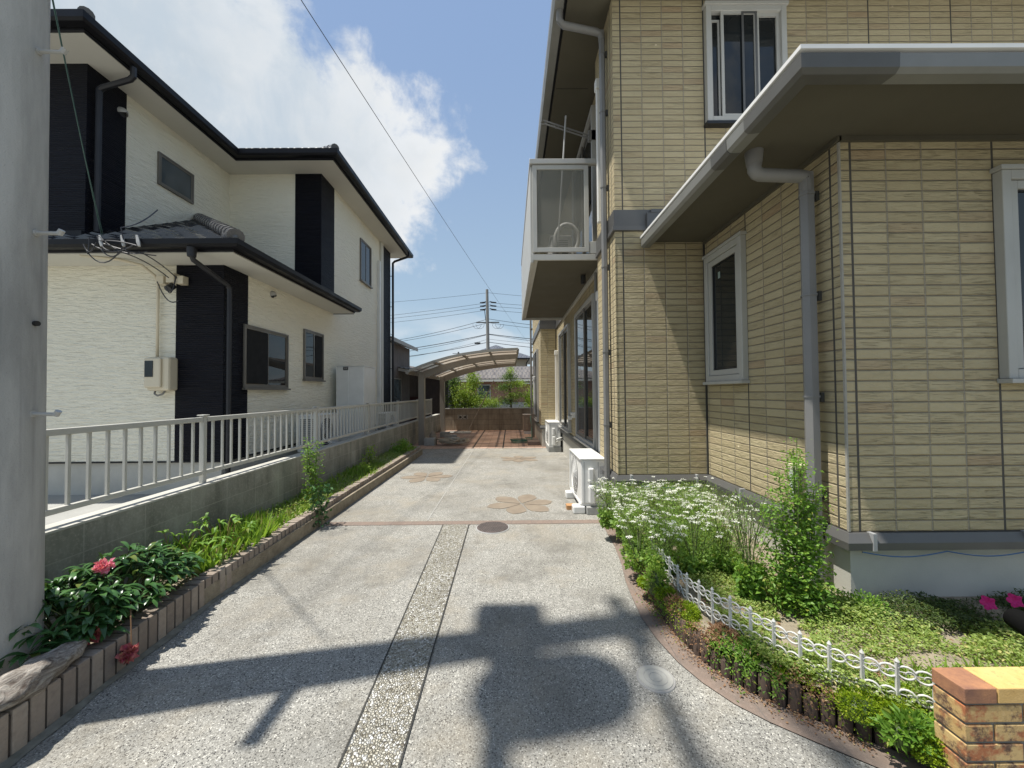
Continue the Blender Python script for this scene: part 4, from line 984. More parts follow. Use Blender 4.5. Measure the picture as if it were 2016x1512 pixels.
part("drain_hole", MB().tube([(PX + .155, PY + .03, 1.735), (PX + .174, PY + .03, 1.735)], 0.012, 10), M_rubber, t)
for z, a_, b_, r_ in ((9.7, 1.9, .5, .04), (8.15, 1.9, .35, .04), (5.95, 1.7, .30, .055)):
    part("crossarm", MB().box(PX + .12, PX + .12 + 2 * r_, PY - a_, PY + b_, z, z + .08), M_alu, t)
    for k in range(3): part("insulator", MB().tube([(PX + .15, PY - a_ * .92 + k * a_ * .42, z + .08), (PX + .15, PY - a_ * .92 + k * a_ * .42, z + .3)], .055, 10), M_wplastic, t)
part("switch_box", MB().box(PX + .1, PX + .28, PY - .1, PY + .32, 5.75, 6.1), M_aluw, t)
part("foothold", MB().box(PX + .05, PX + .12, PY - .42, PY - .12, 3.4, 3.46), M_alu, t)
part("transformer", MB().tube([(PX - .02, PY - .42, 6.9), (PX - .02, PY - .42, 7.7)], 0.265, 24), M_aluw, t)
part("transformer_bracket", MB().box(PX - .06, PX + .06, PY - .4, PY - .06, 6.88, 6.94), M_alu, t)
part("cable_spool", MB().tube([(PX - .1, PY + .25, 6.4), (PX + .25, PY + .25, 6.42)], 0.15, 16), M_rubber, t)
# overhead conductors of the near pole (above the picture; their soft shade falls on the drive)
for k, (z, yy, rr) in enumerate(((9.3, -.7, .006), (9.3, -.3, .006), (9.3, .1, .006))):
    single("overhead_cable", MB().tube(sag((-30, PY - 9 + yy, z + .4), (PX, PY + yy, z), .5, 12), rr, 5).tube(sag((PX, PY + yy, z), (28, PY - 60 + yy, z + .5), .6, 12), rr, 5), M_wire,
           "thick overhead cable fixed high on the near concrete pole", "cable", (PX, PY, z), group="overhead cables of the near pole")
single("overhead_wire", MB().tube(sag((-7.2, -18, 9.9), (3.2, 62, 9.2), 0.9, 60), 0.0085, 5), M_wire, "single long wire crossing the sky diagonally above the driveway", "wire", (-3.8, 8, 9))

FX, FY = -1.98, 35.0
t = thing("utility_pole", "slim distant utility pole with insulators behind the carport", "utility pole", (FX, FY, 0))
part("shaft", MB().tube([(FX, FY, -0.1), (FX - .1, FY, 10.85)], [0.19, 0.125], 16), mat("far_pole_concrete", (0.27, 0.26, 0.235), (0.21, 0.20, 0.185), 2, .9, .1, world=True), t, smooth='auto')
part("crossarm", MB().box(FX - 1.1, FX + 1.0, FY - .1, FY - .02, 7.76, 7.86), M_band, t)
ins = [(9.65, .55), (9.33, .55), (9.0, .55)]
for z, dx in ins:
    for s_ in (-1, 1):
        part("insulator", MB().tube([(FX + s_ * .12, FY - .05, z + .1), (FX + s_ * .38, FY - .05, z), (FX + s_ * .75, FY - .05, z - .02)], [.03, .07, .05], 6), M_rubber, t)
part("cable_box", MB().box(FX - 1.25, FX - .72, FY - .2, FY - .08, 5.84, 5.98), M_rubber, t)
part("guard_tube", MB().box(FX + .0, FX + .26, FY - .22, FY - .2, 0.1, 3.6), M_alu, t)
part("side_riser", MB().tube([(FX - .35, FY, 9.0), (FX - .30, FY, 8.6), (FX - .2, FY, 7.8)], .03, 5), M_rubber, t)
for k in range(2):
    for s_ in (-1, 1):
        c_x = FX + s_ * (0.75 + .28 * k)
        part("jumper_loop", MB().tube([(c_x + .38 * math.cos(a), FY - .05, 7.66 + .42 * math.sin(a)) for a in np.linspace(math.pi, 2 * math.pi, 10)], .016, 4), M_wire, t)
# wires to either side: (height at pole, height at left x, height at right x, radius, sag)
wires = [(10.55, 10.20, 10.0, .014, .1), (9.64, 8.75, 9.35, .016, .1), (9.32, 8.45, 9.02, .016, .1), (8.98, 8.10, 8.6, .016, .15),
         (8.15, 6.1, 7.4, .022, .35), (7.80, 5.95, 7.1, .02, .3), (6.76, 5.2, 6.0, .035, .25), (6.72, 5.0, 5.7, .02, .35), (6.02, 4.6, 5.2, .03, .3), (6.3, 4.4, 6.1, .015, .4)]
for k, (zp, zl, zr, r_, s_) in enumerate(wires):
    pts = sag((-16, FY + 3, zl), (FX, FY, zp), s_, 16) + sag((FX, FY, zp), (14, FY + 3, zr), s_, 16)[1:]
    single("power_line", MB().tube(pts, r_, 4), M_wire, "thin dark line strung across the sky through the distant pole", "power line", (FX, FY, zp), group="lines through the distant pole")
single("stay_wire", MB().tube([(-11.0, FY - 8, 1.8), (-9.2, FY - 6, 5.3)], .018, 4).tube([(-9.2 + .35 * math.cos(a), FY - 6, 5.6 + .35 * math.sin(a)) for a in np.linspace(0, 6.28, 14)], .02, 4), M_wire,
       "thin slanting wire with a small loop hanging from the lines left of the distant pole", "wire", (-9.2, 29, 4.7))
t = thing("utility_pole", "tiny far utility pole with short crossarms left of the slim distant pole", "utility pole", (-11.6, 86, 0))
part("shaft", MB().tube([(-11.6, 86, 0), (-11.6, 86, 10.6)], .19, 8), M_band, t)
for z in (10.2, 9.6, 9.0): part("crossarm", MB().box(-12.9, -10.4, 85.9, 86, z, z + .1), M_wire, t)

# ================================================================ CARPORT
t = thing("carport", "bronze cantilever carport with curved translucent roof over the rear paving", "carport", (-2.3, 12, 0))
M_cp = mat("carport_frame", (0.255, 0.23, 0.195), (0.22, 0.195, 0.165), 2, 0.45, 0.03)
arch = [(-2.58, 1.94), (-2.25, 2.07), (-1.96, 2.17), (-1.6, 2.27), (-1.21, 2.355), (-.85, 2.405), (-.53, 2.44), (-.15, 2.465), (.2, 2.475)]
for y, r in ((10.42, 0), (13.6, 1)):
    part("post", MB().box(-2.5, -2.34, y, y + .17, 0.0, 1.99), M_cp, t, bevel=0.008)
    pr = [(x, z) for x, z in arch if x >= -2.4]
    pr = [(-2.5, 1.98)] + pr[1:]
    vs = []; 
    m = len(pr)
    for i, (x, z) in enumerate(pr):
        th = 0.20 - 0.10 * i / (m - 1)
        for yy in (y + .03, y + .14): vs += [(x, yy, z - .03), (x, yy, z - .03 - th)]
    fs = []
    for i in range(m - 1):
        a = i * 4; c = a + 4
        fs += [(a, c, c + 1, a + 1), (a + 2, a + 3, c + 3, c + 2), (a, a + 2, c + 2, c), (a + 1, c + 1, c + 3, a + 3)]
    fs += [(0, 1, 3, 2), (4 * m - 4, 4 * m - 2, 4 * m - 1, 4 * m - 3)]
    part("arched_beam", MB().add(vs, fs), M_cp, t)
for y in (9.75, 14.85):
    part("edge_rail", MB().add([(x, yy, z + dz) for x, z in arch for yy, dz in ((y, 0), (y + .05, 0), (y, .065), (y + .05, .065))],
        sum([[(4 * i, 4 * i + 4, 4 * i + 6, 4 * i + 2), (4 * i + 1, 4 * i + 3, 4 * i + 7, 4 * i + 5), (4 * i, 4 * i + 1, 4 * i + 5, 4 * i + 4), (4 * i + 2, 4 * i + 6, 4 * i + 7, 4 * i + 3)] for i in range(8)], []) + [(0, 2, 3, 1), (32, 33, 35, 34)]), mat("carport_edge", (0.36, 0.34, 0.29), (0.31, 0.29, 0.25), 2, .45, .03) if y < 10 else M_cp, t)
for k, (x, z) in enumerate(arch):
    if k in (0, 2, 4, 6, 8): part("purlin", MB().box(x - .025, x + .025, 9.8, 14.85, z - .005, z + .045), M_cp, t)
for y in np.linspace(10.5, 14.2, 6): part("rafter", MB().tube([(x, y, z + .04) for x, z in arch], .02, 4), M_cp, t)
pm = NB("polycarbonate"); pm.done((0.30, 0.245, 0.19), .35)
tr_ = pm.n('ShaderNodeBsdfTranslucent'); tr_.inputs[0].default_value = (.50, .42, .33, 1); tp = pm.n('ShaderNodeBsdfTransparent'); tp.inputs[0].default_value = (.7, .6, .5, 1)
m1 = pm.n('ShaderNodeMixShader'); m1.inputs[0].default_value = .5; pm.l(pm.p.outputs[0], m1.inputs[1]); pm.l(tr_.outputs[0], m1.inputs[2])
m2 = pm.n('ShaderNodeMixShader'); m2.inputs[0].default_value = .3; pm.l(m1.outputs[0], m2.inputs[1]); pm.l(tp.outputs[0], m2.inputs[2]); pm.l(m2.outputs[0], pm.out.inputs[0])
part("roof_panel", MB().add([(x, yy, z + .052) for x, z in arch for yy in (9.8, 14.88)], [(2 * i, 2 * i + 2, 2 * i + 3, 2 * i + 1) for i in range(8)]), pm.m, t)
part("gutter", MB().tube([(-2.62, 9.75, 1.93), (-2.62, 14.9, 1.93)], .05, 6), M_cp, t)

# ================================================================ REAR WALL and things by it
M_bw2 = block_mat("block_wall_brown", 0.42, 0.20, 0.0, 0.85, (0.34, 0.30, 0.24), (0.19, 0.155, 0.12))
bw = single("block_wall", MB().box(-2.64, 1.2, 14.4, 14.52, -0.02, 0.80), M_bw2, "brown weathered block wall across the far end of the paving", "wall", (-1, 14.45, 0))
part("wall_coping", MB().box(-2.64, 1.2, 14.38, 14.54, 0.801, 0.83), M_conc, bw)
fb = MB(); fb.box(-1.98, -1.60, 14.375, 14.398, 0.42, 0.58)
vb = part("vent_block", fb, mat("vent_block_grey", (0.36, 0.35, 0.32), (0.30, 0.29, 0.27), 5, .9, .3), bw)
hb = MB()
for cx_ in (-1.88, -1.70):
    hb.add([(cx_ - .07, 14.373, .5), (cx_, 14.373, .45), (cx_ + .07, 14.373, .5), (cx_, 14.373, .55)], [(0, 1, 2, 3)])
for cx_ in (-1.93, -1.79, -1.65):
    hb.add([(cx_ - .03, 14.373, .44), (cx_ + .03, 14.373, .44), (cx_, 14.373, .475)], [(0, 1, 2)]); hb.add([(cx_ - .03, 14.373, .56), (cx_, 14.373, .525), (cx_ + .03, 14.373, .56)], [(0, 1, 2)])
part("opening", hb, M_dark, vb)
for k, x in enumerate((-2.35, -2.08, -1.80, -1.52)):
    pass
for k, x in enumerate((-2.20, -1.93, -1.66)):
    single("floor_tile", MB().box(x, x + .25, 13.3, 13.95, .006, .03), M_aluw, "pale square tile laid on the paving by the rear post", "tile", (x + .12, 13.6, 0), group="pale tiles in a row by the rear wall")
single("leaning_pole", MB().tube([(-1.55, 13.9, .01), (-.62, 14.36, 1.85)], .018, 6), M_wood, "thin wooden stick leaning against the rear wall under the carport", "stick", (-1.55, 13.9, 0))
def cblock(x, y, z, w_, d_, h_, lab, cat="concrete block"):
    o = single("concrete_block", MB().box(x, x + w_, y, y + d_, z, z + h_), M_cblock, lab, cat, (x + w_ / 2, y + d_ / 2, z), bevel=.008)
    return o
cblock(-2.31, 10.25, .005, .28, .20, .20, "grey concrete block beside the base of the front carport post")
cblock(-1.68, 10.55, .005, .24, .20, .17, "dark grey concrete block inside the coiled rope", "concrete block")
single("garden_stone", MB().tube([(-2.12, 10.5, .005), (-2.12, 10.5, .14), (-2.12, 10.5, .29), (-2.12, 10.5, .36)], [.11, .115, .09, .03], 9), M_wood, "upright reddish stone behind the concrete block at the carport post", "stone", (-2.12, 10.5, 0), smooth=True)
cblock(-2.0, 11.6, .005, .36, .2, .13, "low flat block between the two carport posts")
cblock(-2.25, 12.2, .005, .3, .2, .16, "small block against the rear carport post")
pts = []
for i in range(150):
    a = i * .37; rr = .22 + .11 * math.sin(i * 1.3) + .05 * math.sin(i * .41)
    pts.append((-1.55 + rr * 1.25 * math.cos(a), 10.4 + rr * .9 * math.sin(a), .03 + .09 * (1 + math.sin(i * .9)) * .7 + .04 * (i % 7) / 7))
single("rope", MB().tube(pts, .012, 5), mat("pale_rope", (.42, .37, .29), (.34, .30, .24), 20, .9, .2), "loose coil of pale rope on the paving near the carport", "rope", (-1.55, 10.4, 0), smooth=True)
M_hose = mat("green_hose", (.03, .15, .095), (.025, .12, .08), 6, .4, 0)
pts = [(.30 + (.27 + .02 * math.sin(a * 1.7)) * math.cos(a) * 1.1, 10.75 + .26 * math.sin(a), .02 + .006 * i / 4) for i, a in enumerate(np.linspace(0, 6.28 * 3.2, 60))]
pts += [(.60, 11.0, .12), (.63, 11.6, .35), (.62, 12.1, .62), (.66, 12.3, .70)]
single("garden_hose", MB().tube(pts, .011, 5), M_hose, "coiled green garden hose on the terracotta paving", "hose", (.3, 10.75, 0), smooth=True)
t = thing("air_conditioner", "brownish old outdoor unit at the rear wall behind the green hose", "air conditioner", (.58, 13.1, 0))
M_old = mat("old_beige", (.31, .25, .19), (.25, .20, .155), 4, .6, .05)
part("casing", MB().box(.42, .74, 13.0, 13.7, .10, .62), M_old, t, bevel=.012)
part("top_panel", MB().box(.41, .75, 12.99, 13.71, .621, .645), M_old, t)
part("terminal_cover", MB().box(.52, .60, 12.97, 12.999, .36, .52), M_old, t, bevel=.006)
part("valve_cover", MB().box(.52, .60, 12.96, 12.999, .16, .32), M_old, t, bevel=.006)
part("foot", MB().box(.44, .72, 13.02, 13.16, .004, .095), M_wmetal, t)
single("water_stand", MB().box(.62, .72, 11.6, 11.7, .01, .75).tube([(.67, 11.6, .66), (.67, 11.5, .67), (.67, 11.46, .62)], .013, 6), M_wood, "slim brown water tap post beside the rear wing wall", "tap post", (.67, 11.6, 0))
single("brick_step", MB().box(.45, .77, 10.2, 11.2, .005, .10), M_red, "dark brick step at the foot of the rear wing wall", "step", (.6, 10.7, 0), bevel=.006)

# ================================================================ BUILDINGS BEHIND
def hip(mb, x0, x1, y0, y1, z0, z1, oh=.5, rx=None):
    x0 -= oh; x1 += oh; y0 -= oh; y1 += oh; d = (y1 - y0) / 2; ym = (y0 + y1) / 2
    if x1 - x0 <= 2 * d + .1: d = (x1 - x0) / 2 - .05
    v = [(x0, y0, z0), (x1, y0, z0), (x1, y1, z0), (x0, y1, z0), (x0 + d, ym, z1), (x1 - d, ym, z1)]
    v += [(x, y, z - .12) for x, y, z in v[:4]]
    return mb.add(v, [(0, 1, 5, 4), (1, 2, 5), (2, 3, 4, 5), (3, 0, 4), (6, 7, 1, 0), (7, 8, 2, 1), (8, 9, 3, 2), (9, 6, 0, 3), (9, 8, 7, 6)])
M_btile = roof_tile_mat("brown_roof_tile", (.12, .10, .085), (.19, .165, .14), .30, .55)
M_red_w = mat("red_brown_wall", (.30, .165, .12), (.25, .14, .10), 2, .85, .3, 30, world=True)
t = thing("house", "low house with reddish wall and brown tiled roof behind the shrubs", "house", (0, 31, 0))
part("wall", MB().box(-5.3, 9, 28, 35, -.03, 2.35), M_red_w, t)
r_ = part("roof", hip(MB(), -5.3, 9, 28, 35, 2.42, 3.55, .6), M_btile, t)
part("eave_board", MB().box(-5.9, 9.6, 27.38, 27.42, 2.2, 2.34), M_wsoffit, r_)
part("lower_wall", MB().box(-5.32, 9.02, 27.9, 28.0, -.03, .7), M_conc, t)
for x0, x1, z0, z1 in ((-2.4, -1.45, .95, 2.0), (1.5, 3.2, 1.1, 2.0)):
    f = part("window", MB().wring(('y', 28, -1), x0, x1, z0, z1, .06, .0, .05), M_alu, t)
    part("pane", MB().wbox(('y', 28, -1), x0 + .06, x1 - .06, z0 + .06, z1 - .06, .0, .02), M_glass_l, f)
    part("window_bar", MB().wbox(('y', 28, -1), x0 + .06, x1 - .06, (z0 + z1) / 2 - .02, (z0 + z1) / 2 + .02, .02, .04), M_alu, f)
part("door_canopy", MB().box(.9, 3.4, 27.3, 28, 2.02, 2.1), M_alu, t)
M_gt = roof_tile_mat("grey_roof_tile", (.085, .09, .105), (.12, .125, .14), .3, .5)
t = thing("house", "far house with bluish grey hipped roof and beige upper wall", "house", (0, 45, 0))
part("wall", MB().box(-5.2, 1.85, 42, 49, -.03, 5.05), mat("beige_render", (.42, .36, .28), (.37, .32, .25), 2, .85, .1, world=True), t)
r_ = part("roof", hip(MB(), -5.2, 1.85, 42, 49, 5.15, 7.05, .7), M_gt, t)
part("gutter", MB().tube([(-5.9, 41.25, 5.06), (2.6, 41.25, 5.06)], .07, 6), M_bgut, r_)
part("downpipe", MB().tube([(2.0, 41.9, 5.0), (1.75, 41.9, 4.6), (1.7, 41.9, 2)], .05, 5), M_bgut, t)
# buildings left of the carport, beyond the white house
M_rust = mat("weathered_sheet", (.13, .10, .085), (.07, .058, .05), 3, .75, .3, 20, stretch=(4, 4, .6), world=True)
t = thing("building", "tall weathered brown building with grey eave beyond the white house", "building", (-6, 15.5, 0))
part("wall", MB().box(-9, -4.45, 14.0, 17, 0, 3.35), M_rust, t)
part("roof", MB().add([(-4.15, 13.7, 3.28), (-4.15, 17.3, 3.28), (-9.2, 17.3, 5.0), (-9.2, 13.7, 5.0), (-4.15, 13.7, 3.42), (-4.15, 17.3, 3.42), (-9.2, 17.3, 5.14), (-9.2, 13.7, 5.14)],
     [(0, 3, 2, 1), (4, 5, 6, 7), (0, 1, 5, 4), (1, 2, 6, 5), (2, 3, 7, 6), (3, 0, 4, 7)]), mat("grey_fascia", (.34, .33, .31), (.28, .27, .25), 2, .6, .1), t)
f = part("window", MB().wring(('x', -4.45, 1), 14.2, 15.6, .9, 2.0, .05, 0, .04), M_bronze, t)
part("pane", MB().wbox(('x', -4.45, 1), 14.25, 15.55, .95, 1.95, 0, .015), M_glass_l, f)
f = part("window", MB().wring(('y', 14.0, -1), -5.1, -4.6, .4, 2.0, .05, 0, .04), M_bronze, t)
part("pane", MB().wbox(('y', 14.0, -1), -5.05, -4.65, .45, 1.95, 0, .015), M_glass_l, f)
part("downpipe", MB().tube([(-4.36, 14.0, 3.25), (-4.36, 14.0, 0)], .035, 6), M_aluw, t)
t = thing("shed", "dark open shed with corrugated roof and dull red lower wall left of the carport", "shed", (-4, 18.3, 0))
part("wall", MB().box(-8, -2.9, 20.0, 20.2, 0, 2.4).box(-3.1, -2.9, 17.9, 20.0, 0, 2.2), M_rust, t)
part("lower_wall", MB().box(-5.5, -3.55, 17.5, 17.6, 0, 1.25), mat("dull_red_sheet", (.10, .035, .03), (.07, .026, .022), 3, .7, .2, world=True), t)
part("side_boards", MB().box(-3.54, -2.72, 15.5, 15.6, 0, 1.98), mat("dark_boards", (.045, .03, .026), (.025, .018, .016), 4, .8, .3, 20, stretch=(9, 9, .4), world=True), t)
xs_ = np.linspace(-8, -2.7, 90)
part("roof", MB().add([(x, y, 2.15 + (-x - 2.7) * .17 + .02 * math.sin(i * 2.1) + dz) for i, x in enumerate(xs_) for y, dz in ((15.2, 0), (20.3, .25))], [(2 * i, 2 * i + 1, 2 * i + 3, 2 * i + 2) for i in range(89)]), mat("corrugated", (.20, .17, .145), (.12, .10, .085), 5, .7, .2), t)
part("eave_beam", MB().add([(x, y, 2.15 + (-x - 2.7) * .17 - dz) for x in (-8, -2.7) for y, dz in ((15.25, .03), (15.25, .14), (15.33, .03), (15.33, .14))], [(0, 1, 5, 4), (2, 6, 7, 3), (0, 4, 6, 2), (1, 3, 7, 5), (0, 2, 3, 1), (4, 5, 7, 6)]), M_aluw, t)

# ================================================================ DRIVEWAY DETAILS
t = thing("drain_grate", "round rusty drain grate set in the driveway beside the pebble strip", "drain grate", (-.196, 4.02, 0))
M_iron = mat("rusty_iron", (.115, .085, .075), (.075, .06, .055), 9, .7, .3, 60)
part("rim", MB().disc((-.196, 4.02, .001), .175, .006, 48, .172), M_alu, t)
part("cover", MB().disc((-.196, 4.02, .008), .163, .004, 48, .161), M_iron, t)
hb = MB()
for i in range(-6, 7):
    for j in range(-6, 7):
        x, y = i * .024 + (j % 2) * .012, j * .0215
        if x * x + y * y < .148 ** 2: hb.add([(-.196 + x + .0085 * math.cos(a), 4.02 + y + .0085 * math.sin(a), .0125) for a in np.linspace(0, 2 * math.pi, 6, endpoint=False)], [tuple(range(6))])
part("holes", hb, M_dark, t)
t = thing("access_cover", "small round pale inspection cover in the concrete near the curved bed", "inspection cover", (.696, 1.903, 0))
part("ring", MB().disc((.696, 1.903, .0005), .092, .0045, 48, .090), mat("cover_ring", (.36, .35, .33), (.30, .29, .27), 10, .6, .1), t)
part("cover", MB().disc((.696, 1.903, .0052), .080, .003, 48, .0795), mat("cover_pale", (.44, .43, .385), (.36, .35, .31), 14, .7, .2), t)
q = MB()
for r_ in (.03, .055): q.tube([(.696 + r_ * math.cos(a), 1.903 + r_ * math.sin(a), .0085) for a in np.linspace(0, 2 * math.pi, 28)], .0012, 4, cap=False)
part("raised_ring", q, mat("cover_line", (.36, .35, .33), (.30, .29, .28), 14, .7, .1), t)
# flower patterns of flat stones
M_fl = mat("petal_stone", (.19, .15, .11), (.255, .21, .155), 6, .85, .4, 60, world=True)
def flower(cx_, cy_, r, rot, lab):
    q = MB()
    for k in range(6):
        a = rot + k * math.pi / 3; L_ = r * (0.9 + .18 * random.random()); W_ = r * .30
        pr = [(.07, .05), (.2, .30), (.45, .76), (.66, .95), (.88, .6), (1.0, .05)]
        pts = [(u * L_, w_ * W_) for u, w_ in pr] + [(u * L_, -w_ * W_) for u, w_ in reversed(pr[:-1])]
        pts = [(u + random.uniform(-.006, .006), v + random.uniform(-.004, .004)) for u, v in pts]
        top = [(cx_ + u * math.cos(a) - v * math.sin(a), cy_ + u * math.sin(a) + v * math.cos(a), .005) for u, v in pts]
        q.add(top + [(x, y, 0) for x, y, z in top], [tuple(range(11))] + [(i, (i + 1) % 11, 11 + (i + 1) % 11, 11 + i) for i in range(11)])
    o = single("flower_paving", q, M_fl, lab, "stone flower", (cx_, cy_, 0), group="brown stone flowers set in the driveway")
flower(.13, 4.86, .45, .25, "nearest brown six-petal stone flower, set in the concrete beside the outdoor unit")
flower(-1.41, 6.47, .42, .1, "brown stone flower in the concrete at the left, near the brick edging")
flower(.16, 8.15, .42, .5, "farthest brown stone flower, just before the terracotta paving")

# ================================================================ RIGHT BED EDGING
M_log = mat("brown_log", (.11, .073, .052), (.06, .042, .032), 9, .9, .5, 40, stretch=(1, 1, .25), world=True)
le = thing("log_edging", "row of short upright brown log stakes along the curved planted bed", "edging", (.9, 2.3, 0))
oc2 = offset_poly(curve, wid + .02, closed=False)
path = [Vector((x, y)) for x, y in oc2]; acc_ = 0; d = .03; k = 0; stakes = []
seglen = [(path[i + 1] - path[i]).length for i in range(len(path) - 1)]; tot = sum(seglen)
while d < tot - 1.15:
    s_ = d
    for i, sl_ in enumerate(seglen):
        if s_ <= sl_: p = path[i].lerp(path[i + 1], s_ / sl_); break
        s_ -= sl_
    h = .105 + random.uniform(-.025, .012)
    lean = random.uniform(-.006, .006)
    part("stake", MB().tube([(p.x, p.y, -.01), (p.x + lean, p.y + lean, h - .006), (p.x + lean, p.y + lean, h)], [.026, .026, .021], 9), M_log, le, smooth='auto')
    stakes.append((p.x, p.y, h)); d += .056; k += 1

# scroll picket fence
M_fw = mat("white_fence_plastic", (.62, .61, .57), (.50, .49, .45), 12, .4, .05)
fpath = [(1.035, 2.86), (1.03, 2.6), (1.05, 2.35), (1.10, 2.12), (1.18, 1.96), (1.26, 1.83), (1.35, 1.71), (1.43, 1.63), (1.52, 1.565), (1.61, 1.505), (1.675, 1.47)]
fs_ = thing("scroll_fence", "low white scrollwork picket fence curving along the flower bed", "fence", (1.2, 2.0, .14))
P2 = [Vector(p) for p in fpath]; sl2 = [(P2[i + 1] - P2[i]).length for i in range(len(P2) - 1)]; tot2 = sum(sl2)
def fat(s_):
    s_ = min(max(s_, 0), tot2 - 1e-5)
    for i, q in enumerate(sl2):
        if s_ <= q: return P2[i].lerp(P2[i + 1], s_ / q), (P2[i + 1] - P2[i]).normalized()
        s_ -= q
    return P2[-1], (P2[-1] - P2[-2]).normalized()
pitch = .105; n = int(tot2 / pitch)
for k in range(n + 1):
    p, dr_ = fat(k * pitch); zb = .12 + .01 * math.sin(k)
    q = MB(); q.box(p.x - .0065, p.x + .0065, p.y - .0045, p.y + .0045, zb - .03, zb + .178)
    q.tube([(p.x, p.y, zb + .178), (p.x, p.y, zb + .186), (p.x, p.y, zb + .200)], [.005, .0095, .001], 6)
    part("picket", q, M_fw, fs_)
    if k == n: continue
    q = MB()
    for zc, rad in ((zb + .148, .024), (zb + .06, .022)):
        q = MB()
        for h_ in (.25, .75):
            c_s = (k + h_) * pitch
            pts = []
            for a in np.linspace(0, 2 * math.pi * 1.02, 15):
                pp, _ = fat(c_s + rad * 1.15 * math.cos(a)); pts.append((pp.x, pp.y, zc + rad * math.sin(a)))
            q.tube(pts, .0042, 5)
            pts = []
            for a in np.linspace(-.4, math.pi + .4, 9):
                pp, _ = fat(c_s + .012 + rad * .55 * math.cos(a)); pts.append((pp.x, pp.y, zc - .004 + rad * .5 * math.sin(a)))
            q.tube(pts, .003, 4)
        pp0, _ = fat(k * pitch + .004); pp1, _ = fat((k + 1) * pitch - .004)
        q.tube([(pp0.x, pp0.y, zc), (pp1.x, pp1.y, zc)], .0022, 4)
        part("scroll_row", q, M_fw, fs_, smooth=True)

# low brick wall at the lower right
t = thing("brick_wall", "low yellow and red brick wall end with flat brick cap at the lower right", "wall", (1.6, 1.38, 0))
M_mort = mat("grey_mortar", (.22, .21, .18), (.16, .155, .135), 20, .95, .5, 130, world=True)
mb_ = NB("mottled_yellow_brick"); v = mb_.pos()
r_ = mb_.geo().outputs['Random Per Island']
c_ = mb_.mix(r_, (.50, .33, .13), (.60, .42, .19))
c_ = mb_.mix(mb_.rng(mb_.noise(v, 13, 4, .6), .50, .60), c_, (.40, .15, .065))
c_ = mb_.mix(mb_.rng(mb_.noise(mb_.mp(v, loc=(5, 3, 1)), 19, 5, .7), .50, .62), c_, (.13, .075, .05))
c_ = mb_.mix(mb_.rng(mb_.noise(v, 90, 3, .6), .5, .8, 0, .4), c_, (.75, .56, .30))
mb_.done(c_, .8, mb_.bump(mb_.noise(v, 150, 4, .7), .5, .003), spec=.3); M_yb = mb_.m
yb2 = NB("plain_yellow_brick"); v = yb2.pos(); r_ = yb2.geo().outputs['Random Per Island']
c_ = yb2.mix(yb2.rng(yb2.noise(v, 16, 5, .7), .3, .7), (.70, .47, .19), (.60, .38, .13))
c_ = yb2.mix(yb2.rng(yb2.noise(v, 70, 3), .6, .75, 0, .5), c_, (.36, .20, .09))
yb2.done(c_, .8, yb2.bump(yb2.noise(v, 150, 4, .7), .5, .003), spec=.3)
yr = NB("red_cap_brick"); v = yr.pos(); yr.done(yr.mix(yr.rng(yr.noise(v, 11, 5, .7), .35, .65), (.43, .21, .105), (.24, .12, .08)), .8, yr.bump(yr.noise(v, 150, 4, .7), .5, .003), spec=.3)
wx0, wy0, wy1 = 1.54, 1.33, 1.43
part("mortar", MB().box(wx0 + .006, 3.0, wy0 + .006, wy1 - .006, -.05, .322), M_mort, t)
course = MB(); cz = .322 - .056
for c in range(5):
    z1 = .318 - c * .0645; z0 = z1 - .0555; off = (c % 2) * .103
    x = wx0 - (0 if not off else 0)
    first = True
    while x < 2.9:
        w_ = .198 if not (first and off) else .096
        course.box(x, x + w_, wy0, wy1, z0, z1); x += w_ + .009; first = False
part("brick_courses", course, M_yb, t, bevel=.003)
capm = MB(); x = wx0 + .115
while x < 2.9: capm.box(x, x + .205, wy0 - .002, wy1 + .002, .3265, .378); x += .21
part("cap_bricks", capm, yb2.m, t, bevel=.003); part("cap_brick_end", MB().box(wx0 - .001, wx0 + .111, wy0 - .002, wy1 + .002, .3265, .378), yr.m, t, bevel=.003, label="reddish dark end brick of the cap")

# black lamp, driftwood, dry stick
t = thing("garden_lamp", "black round garden lamp head at the right edge above the ground cover", "garden lamp", (2.38, 1.78, .15))
part("lamp_head", MB().tube([(2.38, 1.74, .295), (2.41, 1.86, .30)], [.056, .046], 20), mat('matt_black', (.004, .004, .004), (.006, .006, .006), 4, .8, 0, spec=.1), t, smooth='auto', bevel=.006)
part("lamp_stake", MB().tube([(2.38, 1.79, .30), (2.38, 1.80, .12)], .008, 6), M_rubber, t)
single("dry_stick", MB().tube([(2.02, 1.66, .20), (2.2, 1.65, .205), (2.5, 1.66, .20)], [.006, .009, .01], 7), M_wood, "pale dry stick lying on the ground cover near the brick wall", "stick", (2.1, 1.66, .2), smooth=True)
mb_ = NB("driftwood"); v = mb_.obj()
n1_ = mb_.noise(mb_.mp(v, (3, 1, 3), rot=(0, 0, .3)), 11, 6, .7, 1.2)
c_ = mb_.mix(mb_.rng(n1_, .36, .66), (.13, .10, .08), (.52, .475, .41))
mb_.done(c_, .85, mb_.bump(n1_, 1.0, .02), spec=.2); M_drift = mb_.m
